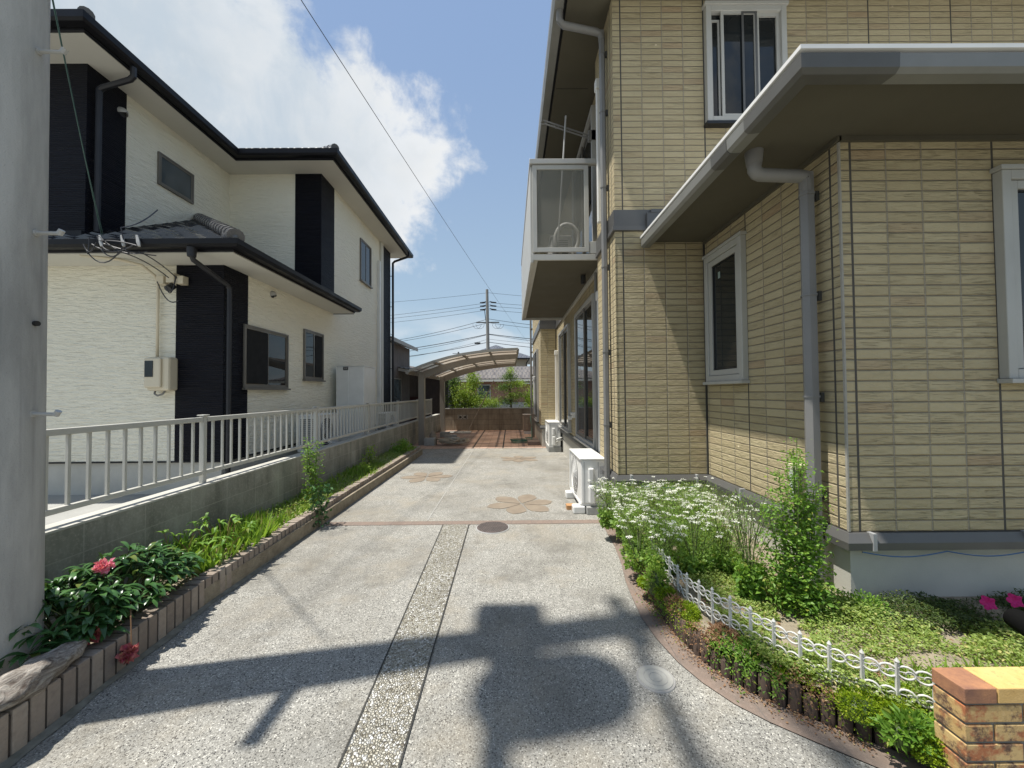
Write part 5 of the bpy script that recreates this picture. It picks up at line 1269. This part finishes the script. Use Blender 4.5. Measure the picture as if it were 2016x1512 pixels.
# driftwood log lying on the edging
a, b_ = Vector((-1.98, 1.38, .245)), Vector((-2.03, 1.86, .225))
q = MB(); nu, nv = 26, 16; vs = []; fcs = []
for i in range(nu):
    u = i / (nu - 1); c0 = a.lerp(b_, u); rr = .078 * math.sin(math.pi * (0.06 + .9 * u)) ** .6 * (1 - .15 * u)
    for j in range(nv):
        th = 2 * math.pi * j / nv
        r2 = rr * (1 + .14 * math.sin(th * 3 + u * 9) + .09 * math.sin(th * 5 - u * 17) + .06 * math.sin(u * 31 + th))
        vs.append((c0.x + r2 * 1.1 * math.cos(th), c0.y + .015 * math.sin(th * 2 + u * 5), c0.z + r2 * .78 * math.sin(th)))
for i in range(nu - 1):
    for j in range(nv): fcs.append((i * nv + j, i * nv + (j + 1) % nv, (i + 1) * nv + (j + 1) % nv, (i + 1) * nv + j))
fcs += [tuple(range(nv))[::-1], tuple((nu - 1) * nv + j for j in range(nv))]
q.add(vs, fcs); single("driftwood", q, M_drift, "chunk of weathered grey driftwood lying on the brick edging beside the concrete pole", "driftwood", (-2, 1.62, .2), smooth=True)

# ================================================================ VEGETATION
G_peony = leaf_mat("peony_leaf", (.022, .065, .018), (.065, .15, .042), (.13, .17, .04), .12, .28)
G_cor = leaf_mat("coriander_leaf", (.10, .20, .035), (.28, .42, .09), (.30, .32, .07), .4)
G_tall = leaf_mat("parsley_leaf", (.08, .18, .025), (.22, .37, .055), (.30, .33, .06), .35)
G_ground = leaf_mat("ground_leaf", (.14, .22, .045), (.38, .47, .14), (.55, .50, .20), .4)
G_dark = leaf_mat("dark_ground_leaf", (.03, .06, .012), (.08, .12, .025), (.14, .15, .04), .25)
G_moss = leaf_mat("moss_leaf", (.13, .22, .012), (.32, .42, .025), (.35, .38, .04), .35)
G_grass = leaf_mat("grass_blade", (.13, .23, .03), (.30, .44, .08), (.36, .33, .13), .4)
G_bush = leaf_mat("bush_leaf", (.09, .16, .02), (.27, .37, .06), (.32, .36, .08), .35)
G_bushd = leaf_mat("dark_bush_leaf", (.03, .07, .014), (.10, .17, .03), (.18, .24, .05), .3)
M_stem = mat("green_stem", (.09, .15, .04), (.14, .13, .06), 9, .7, .1); M_brst = mat("brown_stem", (.10, .075, .05), (.07, .05, .035), 9, .8, .2)
M_dry = leaf_mat("dry_leaf", (.20, .10, .055), (.36, .22, .12), (.45, .33, .18), .2, .8)
M_wpet = leaf_mat("white_petal", (.78, .78, .74), (.88, .88, .84), None, .2, .6)
M_pink = leaf_mat("pink_petal", (.60, .10, .20), (.78, .32, .42), (.85, .60, .62), .25, .6)
M_wilt = leaf_mat("wilted_petal", (.36, .05, .09), (.50, .17, .14), (.52, .32, .16), .15, .8)
M_mag = leaf_mat("magenta_petal", (.62, .01, .17), (.75, .025, .26), None, .3, .5)

def lanceolate(q, base, d, up, L_, W_, bend=.25):
    # a near leaf: 7 stations folded along its midrib
    d = d.normalized(); s_ = d.cross(up).normalized(); nn = s_.cross(d)
    vs = []; N_ = 6
    for i in range(N_ + 1):
        u = i / N_; wv = W_ * .5 * math.sin(math.pi * min(1, u * .93 + .07)) ** .8 * (1 - .25 * u)
        c = base + d * (L_ * u) - nn * 0 + up * (L_ * (.12 * math.sin(u * 3) - bend * u * u))
        vs += [c + s_ * wv + nn * wv * .28, c, c - s_ * wv + nn * wv * .28]
    fs = []
    for i in range(N_):
        a = i * 3; fs += [(a, a + 1, a + 4, a + 3), (a + 1, a + 2, a + 5, a + 4)]
    q.add(vs, fs)

# peony bush beside the pole
t = thing("peony_bush", "dark green peony bush with wilting pink blooms over the brick edging", "bush", (-2.2, 2.15, .12))
st, lf = MB(), MB(); rnd_ = random.Random(5)
UP = Vector((0, 0, 1))
for i in range(215):
    ang = rnd_.uniform(0, 2 * math.pi); rr = math.sqrt(rnd_.random())
    ex = -2.26 + rr * .27 * math.cos(ang); ey = 2.14 + rr * .54 * math.sin(ang)
    ez_ = .16 + .30 * (1 - rr ** 2 * .7) * rnd_.uniform(.55, 1.1) + (0.04 if ey > 2.2 else 0)
    if ex > -1.98: ez_ = max(ez_, .2)
    base = Vector((-2.28 + rnd_.uniform(-.08, .08), 2.15 + (ey - 2.15) * .5, .1)); tip = Vector((ex, ey, ez_))
    mid = base.lerp(tip, .6) + Vector((0, 0, .05)); st.tube([base, mid, tip], [.004, .003, .002], 4, cap=False)
    out = Vector((math.cos(ang), math.sin(ang), .2))
    for k in range(7):
        dd = (out * .6 + Vector((rnd_.uniform(-1, 1), rnd_.uniform(-1, 1), rnd_.uniform(-.15, .5)))).normalized()
        lanceolate(lf, tip - out * .03 * rnd_.random(), dd, UP, rnd_.uniform(.06, .105), rnd_.uniform(.022, .038), rnd_.uniform(.2, .6))
part("stems", st, M_stem, t); part("foliage", lf, G_peony, t, smooth=True)
def bloom(c, r, m, nm="bloom", n=110, lab=None):
    q = MB(); c = np.array(c); D_ = runit(n); P_ = c + D_ * r * rng.uniform(.1, .62, (n, 1)); N_ = np.cross(D_, runit(n))
    leaves(q, P_, D_ + runit(n) * .5, N_ + D_ * .3, r * rng.uniform(.4, .75, n), r * rng.uniform(.45, .8, n), .25)
    o = part(nm, q, m, t, label=lab); return o
bloom((-2.165, 2.07, .495), .042, M_pink, lab="fresh pink bloom at the top of the bush")
bloom((-1.94, 1.98, .10), .046, M_wilt, lab="drooping dark red bloom hanging over the edging")
bloom((-2.07, 1.93, .225), .048, M_wilt, lab="wilted brownish red bloom by the driftwood")
part("stems", MB().tube([(-2.05, 2.1, .30), (-1.97, 2.02, .26), (-1.935, 1.99, .13)], .003, 5).tube([(-2.2, 2.1, .3), (-2.165, 2.07, .47)], .003, 5), M_dry, t)
pb = t
# second smaller peony clump to the rear
t = thing("peony_bush", "smaller sparse peony clump with reddish stems just behind the big peony bush", "bush", (-2.3, 2.95, .12))
st, lf = MB(), MB()
for i in range(36):
    ex = -2.3 + rnd_.uniform(-.22, .2); ey = 2.95 + rnd_.uniform(-.25, .25); ez_ = rnd_.uniform(.2, .42); tip = Vector((ex, ey, ez_))
    st.tube([(-2.3 + rnd_.uniform(-.1, .1), ey, .1), tip], [.004, .002], 4, cap=False)
    for k in range(6):
        dd = Vector((rnd_.uniform(-1, 1), rnd_.uniform(-1, 1), rnd_.uniform(0, .6))).normalized()
        lanceolate(lf, tip, dd, UP, rnd_.uniform(.045, .085), rnd_.uniform(.016, .028), rnd_.uniform(.1, .5))
part("stems", st, M_dry, t); part("foliage", lf, G_tall, t, smooth=True)

# grass and ground plants along the left bed
def blades(q, P_, h, w_, lean=.5):
    n = len(P_); D_ = runit(n) * lean; D_[:, 2] = 1; N_ = runit(n)
    leaves(q, P_, D_, N_, h, w_, .1, .25)
n = 9000; y = rng.uniform(2.7, 8.7, n); x = rng.uniform(-2.63, -2.12, n)
dens_ = np.sin(y * 3.1) * .5 + np.sin(y * 7.3 + x * 5) * .5; keep = rng.random(n) < .55 + .4 * dens_; x, y = x[keep], y[keep]
P_ = np.stack([x, y, np.full(len(x), .115)], 1)
hh = rng.uniform(.05, .15, len(x)) * (1 + .5 * np.sin(y * 2.2 + 1)) * np.where(y < 5, 1.15, .7)
q = MB(); blades(q, P_, hh, hh * .07 + .002, .7)
tag_ = single("grass", q, G_grass, "green and yellowing grass growing in the bed between edging and block wall", "grass", (-2.4, 5, .1), kind='stuff')
n = 9000; y = rng.uniform(2.5, 8.8, n); x = rng.uniform(-2.63, -2.1, n)
keep = rng.random(n) < np.clip(.3 + .5 * np.sin(y * 1.7) + (y > 5.2) * .5, .05, 1); x, y = x[keep], y[keep]; m = len(x)
P_ = np.stack([x, y, rng.uniform(.11, .19, m)], 1)
q = MB(); leaves(q, P_, runit(m) * np.array([1, 1, .3]), upish(m, 1.2), rng.uniform(.018, .04, m), rng.uniform(.012, .026, m), .15)
single("ground_cover", q, G_ground, "low leafy weeds carpeting the long bed on the left", "weeds", (-2.4, 5, .1), kind='stuff')
q = MB(); m = 500; P_ = np.stack([rng.uniform(-2.5, -2.1, m), rng.uniform(2.3, 5, m), rng.uniform(.12, .17, m)], 1)
leaves(q, P_, runit(m), upish(m), .03, .012, .2); single("dry_leaves", q, M_dry, "brown dry leaves lying in the left bed", "leaves", (-2.3, 3, .1), kind='stuff')

def bushy(t, c, r, n, m, L_, W_, stem_m=M_brst, squash=1.0, name="foliage", shell=.5, nst=9, clumps=14, spread=.55):
    # crown of leaf clumps with gaps between
    c = np.array(c); r = np.array(r); q = MB(); cc = runit(clumps) * rng.uniform(shell, 1.0, (clumps, 1)) * r * .8 + c
    idx = rng.integers(0, clumps, n); sz = rng.uniform(.6, 1.3, clumps)
    P_ = cc[idx] + rng.normal(size=(n, 3)) * r * spread * .5 * sz[idx][:, None]
    P_[:, 2] = np.maximum(P_[:, 2], c[2] - r[2] * 1.05)
    leaves(q, P_, runit(n) + (P_ - c) / r * .5, upish(n, .5), rng.uniform(.6, 1.2, n) * L_, rng.uniform(.7, 1.2, n) * W_, .15, .1)
    part(name, q, m, t)
    s_ = MB()
    for k in range(min(nst, clumps)): s_.tube([(c[0] + random.uniform(-.03, .03) * 2, c[1], c[2] - r[2]), tuple((cc[k] + c) / 2 - np.array([0, 0, r[2] * .3])), tuple(cc[k])], [.012 * r[2] * 2, .008 * r[2] * 2, .003], 5)
    part("branches", s_, stem_m, t)

# tall weed on the left edging
t = thing("tall_weed", "tall thin leafy weed standing against the block wall in the left bed", "plant", (-2.3, 4.6, .12))
q, s_ = MB(), MB()
for k in range(7):
    x0, y0 = -2.32 + rnd_.uniform(-.05, .05), 4.55 + rnd_.uniform(-.07, .07); hgt = rnd_.uniform(.45, .86); tx, ty = x0 + rnd_.uniform(-.10, .05), y0 + rnd_.uniform(-.1, .1)
    s_.tube([(x0, y0, .1), (tx, ty, .12 + hgt)], [.004, .002], 4, cap=False)
    m = 130; u = rng.uniform(.02, 1, m); P_ = np.stack([x0 + (tx - x0) * u, y0 + (ty - y0) * u, .12 + hgt * u], 1) + rng.normal(size=(m, 3)) * (.05 * (1.1 - u * .6))[:, None] * np.array([1, 1, .3])
    leaves(q, P_, runit(m) * np.array([1, 1, .5]), upish(m), rng.uniform(.025, .05, m), rng.uniform(.012, .022, m), .15, .1)
part("stem", s_, M_stem, t); part("foliage", q, G_tall, t)
t = thing("tall_weed", "dark leafy weed growing over the brick edging at the red brick band", "plant", (-2.06, 4.1, .0))
q, s_ = MB(), MB(); m = 260; u = rng.uniform(0, 1, m)
P_ = np.stack([np.full(m, -2.03) + rng.normal(size=m) * .05, 4.08 + rng.normal(size=m) * .06, .02 + .42 * u], 1)
leaves(q, P_, runit(m), upish(m), rng.uniform(.03, .06, m), rng.uniform(.02, .035, m), .15, .2)
s_.tube([(-2.02, 4.08, 0), (-2.04, 4.1, .42)], .005, 5); part("stem", s_, M_stem, t); part("foliage", q, G_peony, t)
t = thing("small_bush", "round green bushy weed at the far end of the left bed", "bush", (-2.4, 8.3, .12))
bushy(t, (-2.38, 8.25, .27), (.2, .3, .16), 900, G_tall, .05, .028)
for (x, y, hh_, lab) in ((-2.52, 6.9, .38, "thin weed against the block wall in the middle of the left bed"), (-2.3, 6.0, .26, "short light green weed in the left bed beyond the tall weed")):
    t = thing("weed", lab, "plant", (x, y, .12)); bushy(t, (x, y, .12 + hh_ * .5), (.09, .12, hh_ * .5), 220, G_grass, .045, .02, M_stem)

# coriander mass
def coriander(label, loc, hgt, spread, nleaf, numb, group, mleaf, yellow=False):
    x0, y0, z0 = loc; t = thing("coriander_plant", label, "flowering plant", loc, group); s_, q, f_ = MB(), MB(), MB(); tips = []
    ns = 11
    for k in range(ns):
        a = rnd_.uniform(0, 6.28); rr = spread * math.sqrt(rnd_.random()); hz = hgt * rnd_.uniform(.72, 1.05)
        tx, ty = x0 + rr * math.cos(a), y0 + rr * math.sin(a)
        s_.tube([(x0 + rnd_.uniform(-.03, .03), y0 + rnd_.uniform(-.03, .03), z0 - .02), (x0 + (tx - x0) * .35, y0 + (ty - y0) * .35, z0 + hz * .55), (tx, ty, z0 + hz)], [.004, .003, .0015], 4, cap=False)
        for j in range(3):
            bx = x0 + (tx - x0) * .5; by = y0 + (ty - y0) * .5; ex, ey, ez2 = tx + rnd_.gauss(0, .05), ty + rnd_.gauss(0, .05), z0 + hz * rnd_.uniform(.85, 1.03)
            s_.tube([(bx, by, z0 + hz * .6), (ex, ey, ez2)], [.002, .001], 3, cap=False); tips.append((ex, ey, ez2))
    u = rng.uniform(0.0, 1, nleaf) ** 1.1; ang = rng.uniform(0, 6.28, nleaf); rad = spread * np.sqrt(rng.random(nleaf)) * (.45 + .65 * u)
    P_ = np.stack([x0 + rad * np.cos(ang), y0 + rad * np.sin(ang), z0 + hgt * u * .97], 1)
    sz = np.where(u < .35, rng.uniform(.022, .04, nleaf), rng.uniform(.010, .024, nleaf))
    leaves(q, P_, runit(nleaf), upish(nleaf, .4), sz, sz * np.where(u < .35, .7, .22), .15)
    rnd_.shuffle(tips)
    for (ex, ey, ez2) in tips[:numb]:
        m = 26; r_ = rnd_.uniform(.014, .026); a = rng.uniform(0, 6.28, m); rr = r_ * np.sqrt(rng.random(m))
        P_ = np.stack([ex + rr * np.cos(a), ey + rr * np.sin(a), ez2 + .004 - rr * .15 + rng.normal(size=m) * .0015], 1)
        leaves(f_, P_, runit(m) * np.array([1, 1, .25]), upish(m, 1.4), .0075, .006, .1)
    part("stems", s_, M_stem, t); part("foliage", q, mleaf, t); part("flowers", f_, M_wpet, t); return t
spots = [(1.12, 2.98, .44, .20), (1.0, 3.35, .46, .19), (1.30, 3.3, .46, .20), (1.55, 3.45, .44, .19), (1.2, 3.65, .40, .2), (1.5, 3.68, .40, .18), (1.75, 3.62, .42, .16),
         (1.38, 2.95, .48, .2), (1.62, 3.1, .46, .2), (1.25, 2.65, .42, .18), (1.05, 2.7, .36, .16), (1.45, 2.65, .48, .17), (.98, 3.05, .36, .16), (.92, 3.65, .42, .15)]
for i, (x, y, h_, sp) in enumerate(spots):
    coriander("feathery coriander plant topped with tiny white flowers, in the mass by the tan wall", (x, y, .14), h_, sp, 3300, 33, "white-flowered coriander plants massed in the bed", G_cor)
coriander("taller coriander plant with few flowers, right of the white-flowered mass", (1.42, 2.32, .14), .66, .13, 2400, 8, None, G_tall)
coriander("pale straggly coriander leaning over the driveway edge near the outdoor unit", (.93, 2.85, .1), .42, .20, 900, 26, None, G_cor)
t = thing("leafy_plant", "tallest bright green leafy plant standing before the big downpipe", "plant", (1.60, 2.2, .15))
q, s_ = MB(), MB()
for k in range(9):
    a = rnd_.uniform(0, 6.28); x0, y0 = 1.60 + .03 * math.cos(a), 2.2 + .03 * math.sin(a); hgt = .97 - .045 * k; sp = .05 + .09 * (1 - hgt)
    tx, ty = 1.575 + sp * 2 * math.cos(a) * rnd_.random(), 2.2 + sp * 2 * math.sin(a) * rnd_.random()
    s_.tube([(x0, y0, .12), (tx, ty, .15 + hgt)], [.006, .002], 5, cap=False)
    m = 900; u = rng.uniform(.04, 1, m); u = u[np.sin(u * 31 + k * 2.1) + .8 * np.sin(u * 13 + k) > -.55]; m = len(u)
    P_ = np.stack([x0 + (tx - x0) * u, y0 + (ty - y0) * u, .15 + hgt * u], 1) + rng.normal(size=(m, 3)) * (.066 * (1.05 - u * .66))[:, None] * np.array([1, 1, .35])
    leaves(q, P_, runit(m) * np.array([1, 1, .5]), upish(m), rng.uniform(.014, .032, m) * (1.25 - u * .5), rng.uniform(.010, .022, m) * (1.25 - u * .5), .18, .1)
part("stems", s_, M_stem, t); part("foliage", q, G_tall, t)

# carpet of weeds in the right bed
def in_bed(x, y):
    ok = (y > 1.5) & (y < 3.9); bx = np.array([bed_x(v_) for v_ in y]) + .0; return ok & (x > bx) & ~((x > 2.0) & (y > 2.27))
def scatter(n, x0, x1, y0, y1):
    x = rng.uniform(x0, x1, n); y = rng.uniform(y0, y1, n); k = in_bed(x, y); return x[k], y[k]
def noise2(x, y, s_=1.0): return np.sin(x * 7.1 * s_ + 1.3) * np.cos(y * 6.3 * s_ - .7) + .6 * np.sin(x * 15.7 * s_ - y * 12.1 * s_) + .3 * np.sin(x * 31 * s_ + y * 27 * s_)
x, y = scatter(60000, 1.15, 3.2, 1.5, 2.6); nz = noise2(x, y)
bare = ((x - 1.95) / .30) ** 2 + ((y - 1.72) / .10) ** 2; bare2 = ((x - 1.62) / .10) ** 2 + ((y - 1.80) / .18) ** 2
keep = (nz > -.75) & ((bare > 1) | (rng.random(len(x)) < .15)) & ((bare2 > 1) | (rng.random(len(x)) < .5)) & ~((x > 1.95) & (y > 2.02))
x, y = x[keep], y[keep]; m = len(x); nz = nz[keep]
mound = .06 * np.exp(-(((x - 1.9) / .25) ** 2 + ((y - 2.05) / .12) ** 2)) + .025 * (nz + 1)
P_ = np.stack([x, y, .15 + rng.uniform(0, 1, m) * (.02 + mound)], 1)
q = MB(); leaves(q, P_, runit(m) * np.array([1, 1, .35]), upish(m, 1.0), rng.uniform(.008, .022, m), rng.uniform(.006, .015, m), .2)
single("ground_cover", q, G_ground, "bright green low weeds carpeting the bed before the front wing", "weeds", (1.9, 1.9, .15), kind='stuff')
x = rng.uniform(1.98, 3.3, 14000); y = rng.uniform(1.98, 2.27, 14000); m = len(x)
P_ = np.stack([x, y, .15 + rng.random(m) * (.05 + .03 * np.sin(x * 9))], 1)
q = MB(); leaves(q, P_, runit(m) * np.array([1, 1, .5]), upish(m, .7), rng.uniform(.01, .024, m), rng.uniform(.004, .010, m), .2)
single("dark_ground_cover", q, G_dark, "darker needle-leaved mat along the foundation of the front wing", "ground cover", (2.5, 2.1, .15), kind='stuff')
x, y = scatter(5000, .9, 2.2, 1.5, 3.9); k = noise2(x, y, 1.7) > .2; x, y = x[k], y[k]; m = len(x)
q = MB(); leaves(q, np.stack([x, y, np.full(m, .155)], 1), runit(m) * np.array([1, 1, .15]), upish(m, 1.5), rng.uniform(.01, .03, m), rng.uniform(.004, .012, m), .1)
# dead leaves and petals fallen on the brick path and soil
m = 1500; s2 = rng.uniform(.3, 3.2, m); PP = []
cum = np.cumsum([0] + [math.dist(curve[i], curve[i + 1]) for i in range(len(curve) - 1)])
cxs = [p[0] for p in curve]; cys = [p[1] for p in curve]; ocs = offset_poly(curve, wid, closed=False)
for s__ in s2:
    a = np.interp(s__, cum, cxs), np.interp(s__, cum, cys); b2_ = np.interp(s__, cum, [p[0] for p in ocs]), np.interp(s__, cum, [p[1] for p in ocs])
    f = 1 - abs(rng.normal() * .28); f = min(1.3, max(-.1, f)); PP.append((a[0] + (b2_[0] - a[0]) * f, a[1] + (b2_[1] - a[1]) * f, .008 + .004 * rng.random()))
leaves(q, np.array(PP), runit(m) * np.array([1, 1, .12]), upish(m, 2), rng.uniform(.006, .016, m), rng.uniform(.004, .009, m), .15)
single("leaf_litter", q, M_dry, "dry brown leaf litter and seed husks along the curved brick path", "leaf litter", (1.1, 2.1, .01), kind='stuff')
# creeping plants spilling over the stakes
def mound_plant(name, label, c, r, m_, n, L_, W_, cat="plant", group=None):
    t = thing(name, label, cat, c, group); q = MB(); d_ = runit(n); d_[:, 2] = np.abs(d_[:, 2]); c_ = np.array(c)
    P_ = c_ + d_ * np.array(r) * rng.uniform(.75, 1.05, (n, 1)) * (1 + .15 * np.sin(d_[:, :1] * 9 + d_[:, 1:2] * 7))
    leaves(q, P_, d_ + runit(n) * .6, d_ + runit(n) * .5, rng.uniform(.6, 1.3, n) * L_, rng.uniform(.7, 1.2, n) * W_, .2)
    part("foliage", q, m_, t)
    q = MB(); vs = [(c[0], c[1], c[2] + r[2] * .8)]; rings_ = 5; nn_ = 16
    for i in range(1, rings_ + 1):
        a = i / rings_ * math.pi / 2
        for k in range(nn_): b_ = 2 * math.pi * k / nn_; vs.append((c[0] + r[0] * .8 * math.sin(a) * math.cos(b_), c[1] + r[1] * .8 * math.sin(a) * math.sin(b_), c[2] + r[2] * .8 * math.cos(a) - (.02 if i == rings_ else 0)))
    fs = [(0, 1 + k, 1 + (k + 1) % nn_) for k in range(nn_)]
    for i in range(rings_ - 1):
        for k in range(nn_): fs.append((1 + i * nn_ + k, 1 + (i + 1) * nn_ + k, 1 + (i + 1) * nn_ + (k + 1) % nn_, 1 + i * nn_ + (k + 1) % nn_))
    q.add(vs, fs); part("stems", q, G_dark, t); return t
mm_ = [((.955, 2.42, .13), (.06, .07, .05), "bright moss cushion nearest the white flowers, spilling over the log stakes"),
       ((1.02, 2.24, .12), (.05, .07, .05), "darker green moss cushion just inside the scroll fence beside the brightest one"),
       ((1.30, 1.80, .12), (.10, .09, .045), "broad moss cushion at the middle of the scroll fence"),
       ((1.42, 1.585, .10), (.10, .07, .07), "large round moss cushion hanging over the logs near the brick wall"),
       ((1.53, 1.535, .11), (.09, .05, .06), "moss cushion below the last pickets of the scroll fence"),
       ((1.535, 1.44, .06), (.07, .05, .08), "moss cushion touching the corner of the brick wall"),
       ((1.46, 1.36, .0), (.05, .03, .05), "small moss tuft at the foot of the brick wall"),
       ((1.60, 1.60, .13), (.07, .05, .045), "small moss cushion behind the last pickets, beside the brick wall"),
       ((.90, 2.62, .10), (.045, .05, .04), "small mossy tuft near the start of the curved brick path")]
for c, r, lab in mm_: mound_plant("moss_cushion", lab, c, r, G_moss, 2600, .010, .007, "moss", "moss cushions along the log edging")
for c, r, lab, mt_, n_, L_ in (((.93, 2.50, .13), (.06, .10, .14), "yellow green fading leafy plant at the far end of the scroll fence", G_grass, 350, .03),
                            ((1.17, 1.90, .10), (.07, .07, .06), "grassy tuft growing between the log stakes", G_tall, 320, .03),
                            ((1.50, 1.47, .09), (.10, .05, .07), "trailing broad-leaved creeper before the brick wall", G_tall, 420, .035),
                            ((1.10, 2.02, .12), (.06, .08, .05), "reddish brown creeper over the middle log stakes", M_dry, 500, .018),
                            ((.97, 2.30, .12), (.05, .10, .05), "reddish wilted creeper over the stakes by the far moss", M_dry, 500, .018),
                            ((1.78, 2.12, .15), (.14, .08, .10), "leafy green clump at the foot of the foundation corner", G_ground, 900, .02),
                            ((1.92, 2.16, .15), (.16, .07, .11), "taller leafy clump against the pale foundation of the front wing", G_tall, 900, .02),
                            ((1.72, 2.26, .14), (.08, .06, .08), "dark leaved low plant at the base of the big downpipe", G_peony, 400, .03)):
    mound_plant("leafy_clump", lab, c, r, mt_, n_, L_, L_ * .5)
# creepers growing over the tops and fronts of the stakes
def creeper(n, mt_, L_, label, name, f):
    k = rng.integers(0, len(stakes), n); SX = np.array([s__[0] for s__ in stakes]); SY = np.array([s__[1] for s__ in stakes]); ph = np.sin(k * f + f) + .5 * np.sin(k * f * 2.7)
    ok = ph > .1 * rng.random(n); k = k[ok]; ph = ph[ok]; m = len(k)
    nx_ = np.gradient(SY)[k]; ny_ = -np.gradient(SX)[k]; nl = np.hypot(nx_, ny_); nx_ /= nl; ny_ /= nl      # pointing into the bed or out of it
    off = rng.normal(size=m) * .03 ; side_ = off - .005
    zz = .115 + rng.random(m) * .035 * (ph + .5) - np.maximum(0, -side_) * rng.random(m) * 2.2
    P_ = np.stack([SX[k] + np.abs(nx_) * side_ + rng.normal(size=m) * .012, SY[k] + np.abs(ny_) * side_ * .8 + rng.normal(size=m) * .02, np.maximum(.01, zz)], 1)
    q = MB(); leaves(q, P_, runit(m) * np.array([1, 1, .6]), upish(m, .5), rng.uniform(.6, 1.3, m) * L_, rng.uniform(.5, .9, m) * L_ * .7, .2, .2)
    single(name, q, mt_, label, "creeper", (1.0, 2.2, .1), kind='stuff')
creeper(5200, G_tall, .017, "green creeper hanging over the tops of the log stakes", "creeping_foliage", .55)
creeper(3600, M_dry, .013, "reddish brown creeper tangled over the log stakes", "creeping_foliage", .83)
creeper(4200, G_moss, .011, "fine yellow green moss growing over the log stakes", "moss_growth", .37)
n = 900; x = rng.uniform(1.62, 2.6, n); y = rng.uniform(1.5, 1.72, n); q = MB(); hh = rng.uniform(.03, .09, n)
blades(q, np.stack([x, y, np.full(n, .15)], 1), hh, hh * .08 + .001, .8); single("grass", q, G_grass, "short grass tufts growing in the bed behind the low brick wall", "grass", (2, 1.6, .15), kind='stuff')
# petunias
for cx_, cy_, lab in ((2.53, 2.06, "left magenta petunia flower in the dark mat by the front wing"), (2.70, 2.08, "right magenta petunia flower, by the frame edge beside the front wing")):
    t = thing("petunia", lab, "flower", (cx_, cy_, .15)); q = MB(); n_ = 30
    cc = Vector((cx_, cy_, .262)); nrm = Vector((-.35, -.85, .4)).normalized(); aa = nrm.cross(UP).normalized(); bb_ = nrm.cross(aa); vs = [cc - nrm * .012]
    for i, rr in enumerate((.012, .032)):
        for k in range(n_): a = 2 * math.pi * k / n_; r_ = rr * (1 + (.16 * math.cos(5 * a) + .05 * math.cos(11 * a) if i else 0)); vs.append(cc + (aa * math.cos(a) + bb_ * math.sin(a)) * r_ + nrm * (0 if i == 0 else .006 * math.cos(10 * a) + .004 * math.cos(3 * a)))
    q.add(vs, [(0, 1 + k, 1 + (k + 1) % n_) for k in range(n_)] + [(1 + k, 1 + n_ + k, 1 + n_ + (k + 1) % n_, 1 + (k + 1) % n_) for k in range(n_)]); part("bloom", q, M_mag, t, smooth=True)
    part("stem", MB().tube([(cx_, cy_ + .02, .14), tuple(cc - nrm * .012)], .003, 5), M_stem, t)

# shrubs behind the rear wall
for c, r, n_, mt_, L_, nm, lab in (((-1.75, 15.6, 1.12), (.75, .55, .60), 5200, G_bush, .075, "shrub", "wide light green shrub left behind the rear block wall"),
        ((-1.55, 15.9, 1.9), (.35, .35, .45), 1500, G_bush, .07, "shrub", "upright bright green shrub rising behind the wide one under the carport roof"),
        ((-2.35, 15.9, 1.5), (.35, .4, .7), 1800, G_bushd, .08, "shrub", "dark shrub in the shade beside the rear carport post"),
        ((-.82, 15.4, .95), (.45, .35, .28), 1500, G_bush, .06, "shrub", "low yellow green shrub left of the pruned little tree"),
        ((.92, 15.6, 1.05), (.46, .45, .52), 3000, G_bush, .07, "shrub", "rounded yellow green shrub at the rear right beside the tan house")):
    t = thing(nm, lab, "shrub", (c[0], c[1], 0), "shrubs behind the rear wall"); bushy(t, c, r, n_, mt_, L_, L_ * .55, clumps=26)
t = thing("tree", "small green pruned tree in the middle behind the rear block wall", "tree", (.0, 15.7, 0))
part("trunk", MB().tube([(.05, 15.7, 0), (.02, 15.7, .9), (-.03, 15.68, 1.7)], [.045, .035, .02], 7), M_brst, t)
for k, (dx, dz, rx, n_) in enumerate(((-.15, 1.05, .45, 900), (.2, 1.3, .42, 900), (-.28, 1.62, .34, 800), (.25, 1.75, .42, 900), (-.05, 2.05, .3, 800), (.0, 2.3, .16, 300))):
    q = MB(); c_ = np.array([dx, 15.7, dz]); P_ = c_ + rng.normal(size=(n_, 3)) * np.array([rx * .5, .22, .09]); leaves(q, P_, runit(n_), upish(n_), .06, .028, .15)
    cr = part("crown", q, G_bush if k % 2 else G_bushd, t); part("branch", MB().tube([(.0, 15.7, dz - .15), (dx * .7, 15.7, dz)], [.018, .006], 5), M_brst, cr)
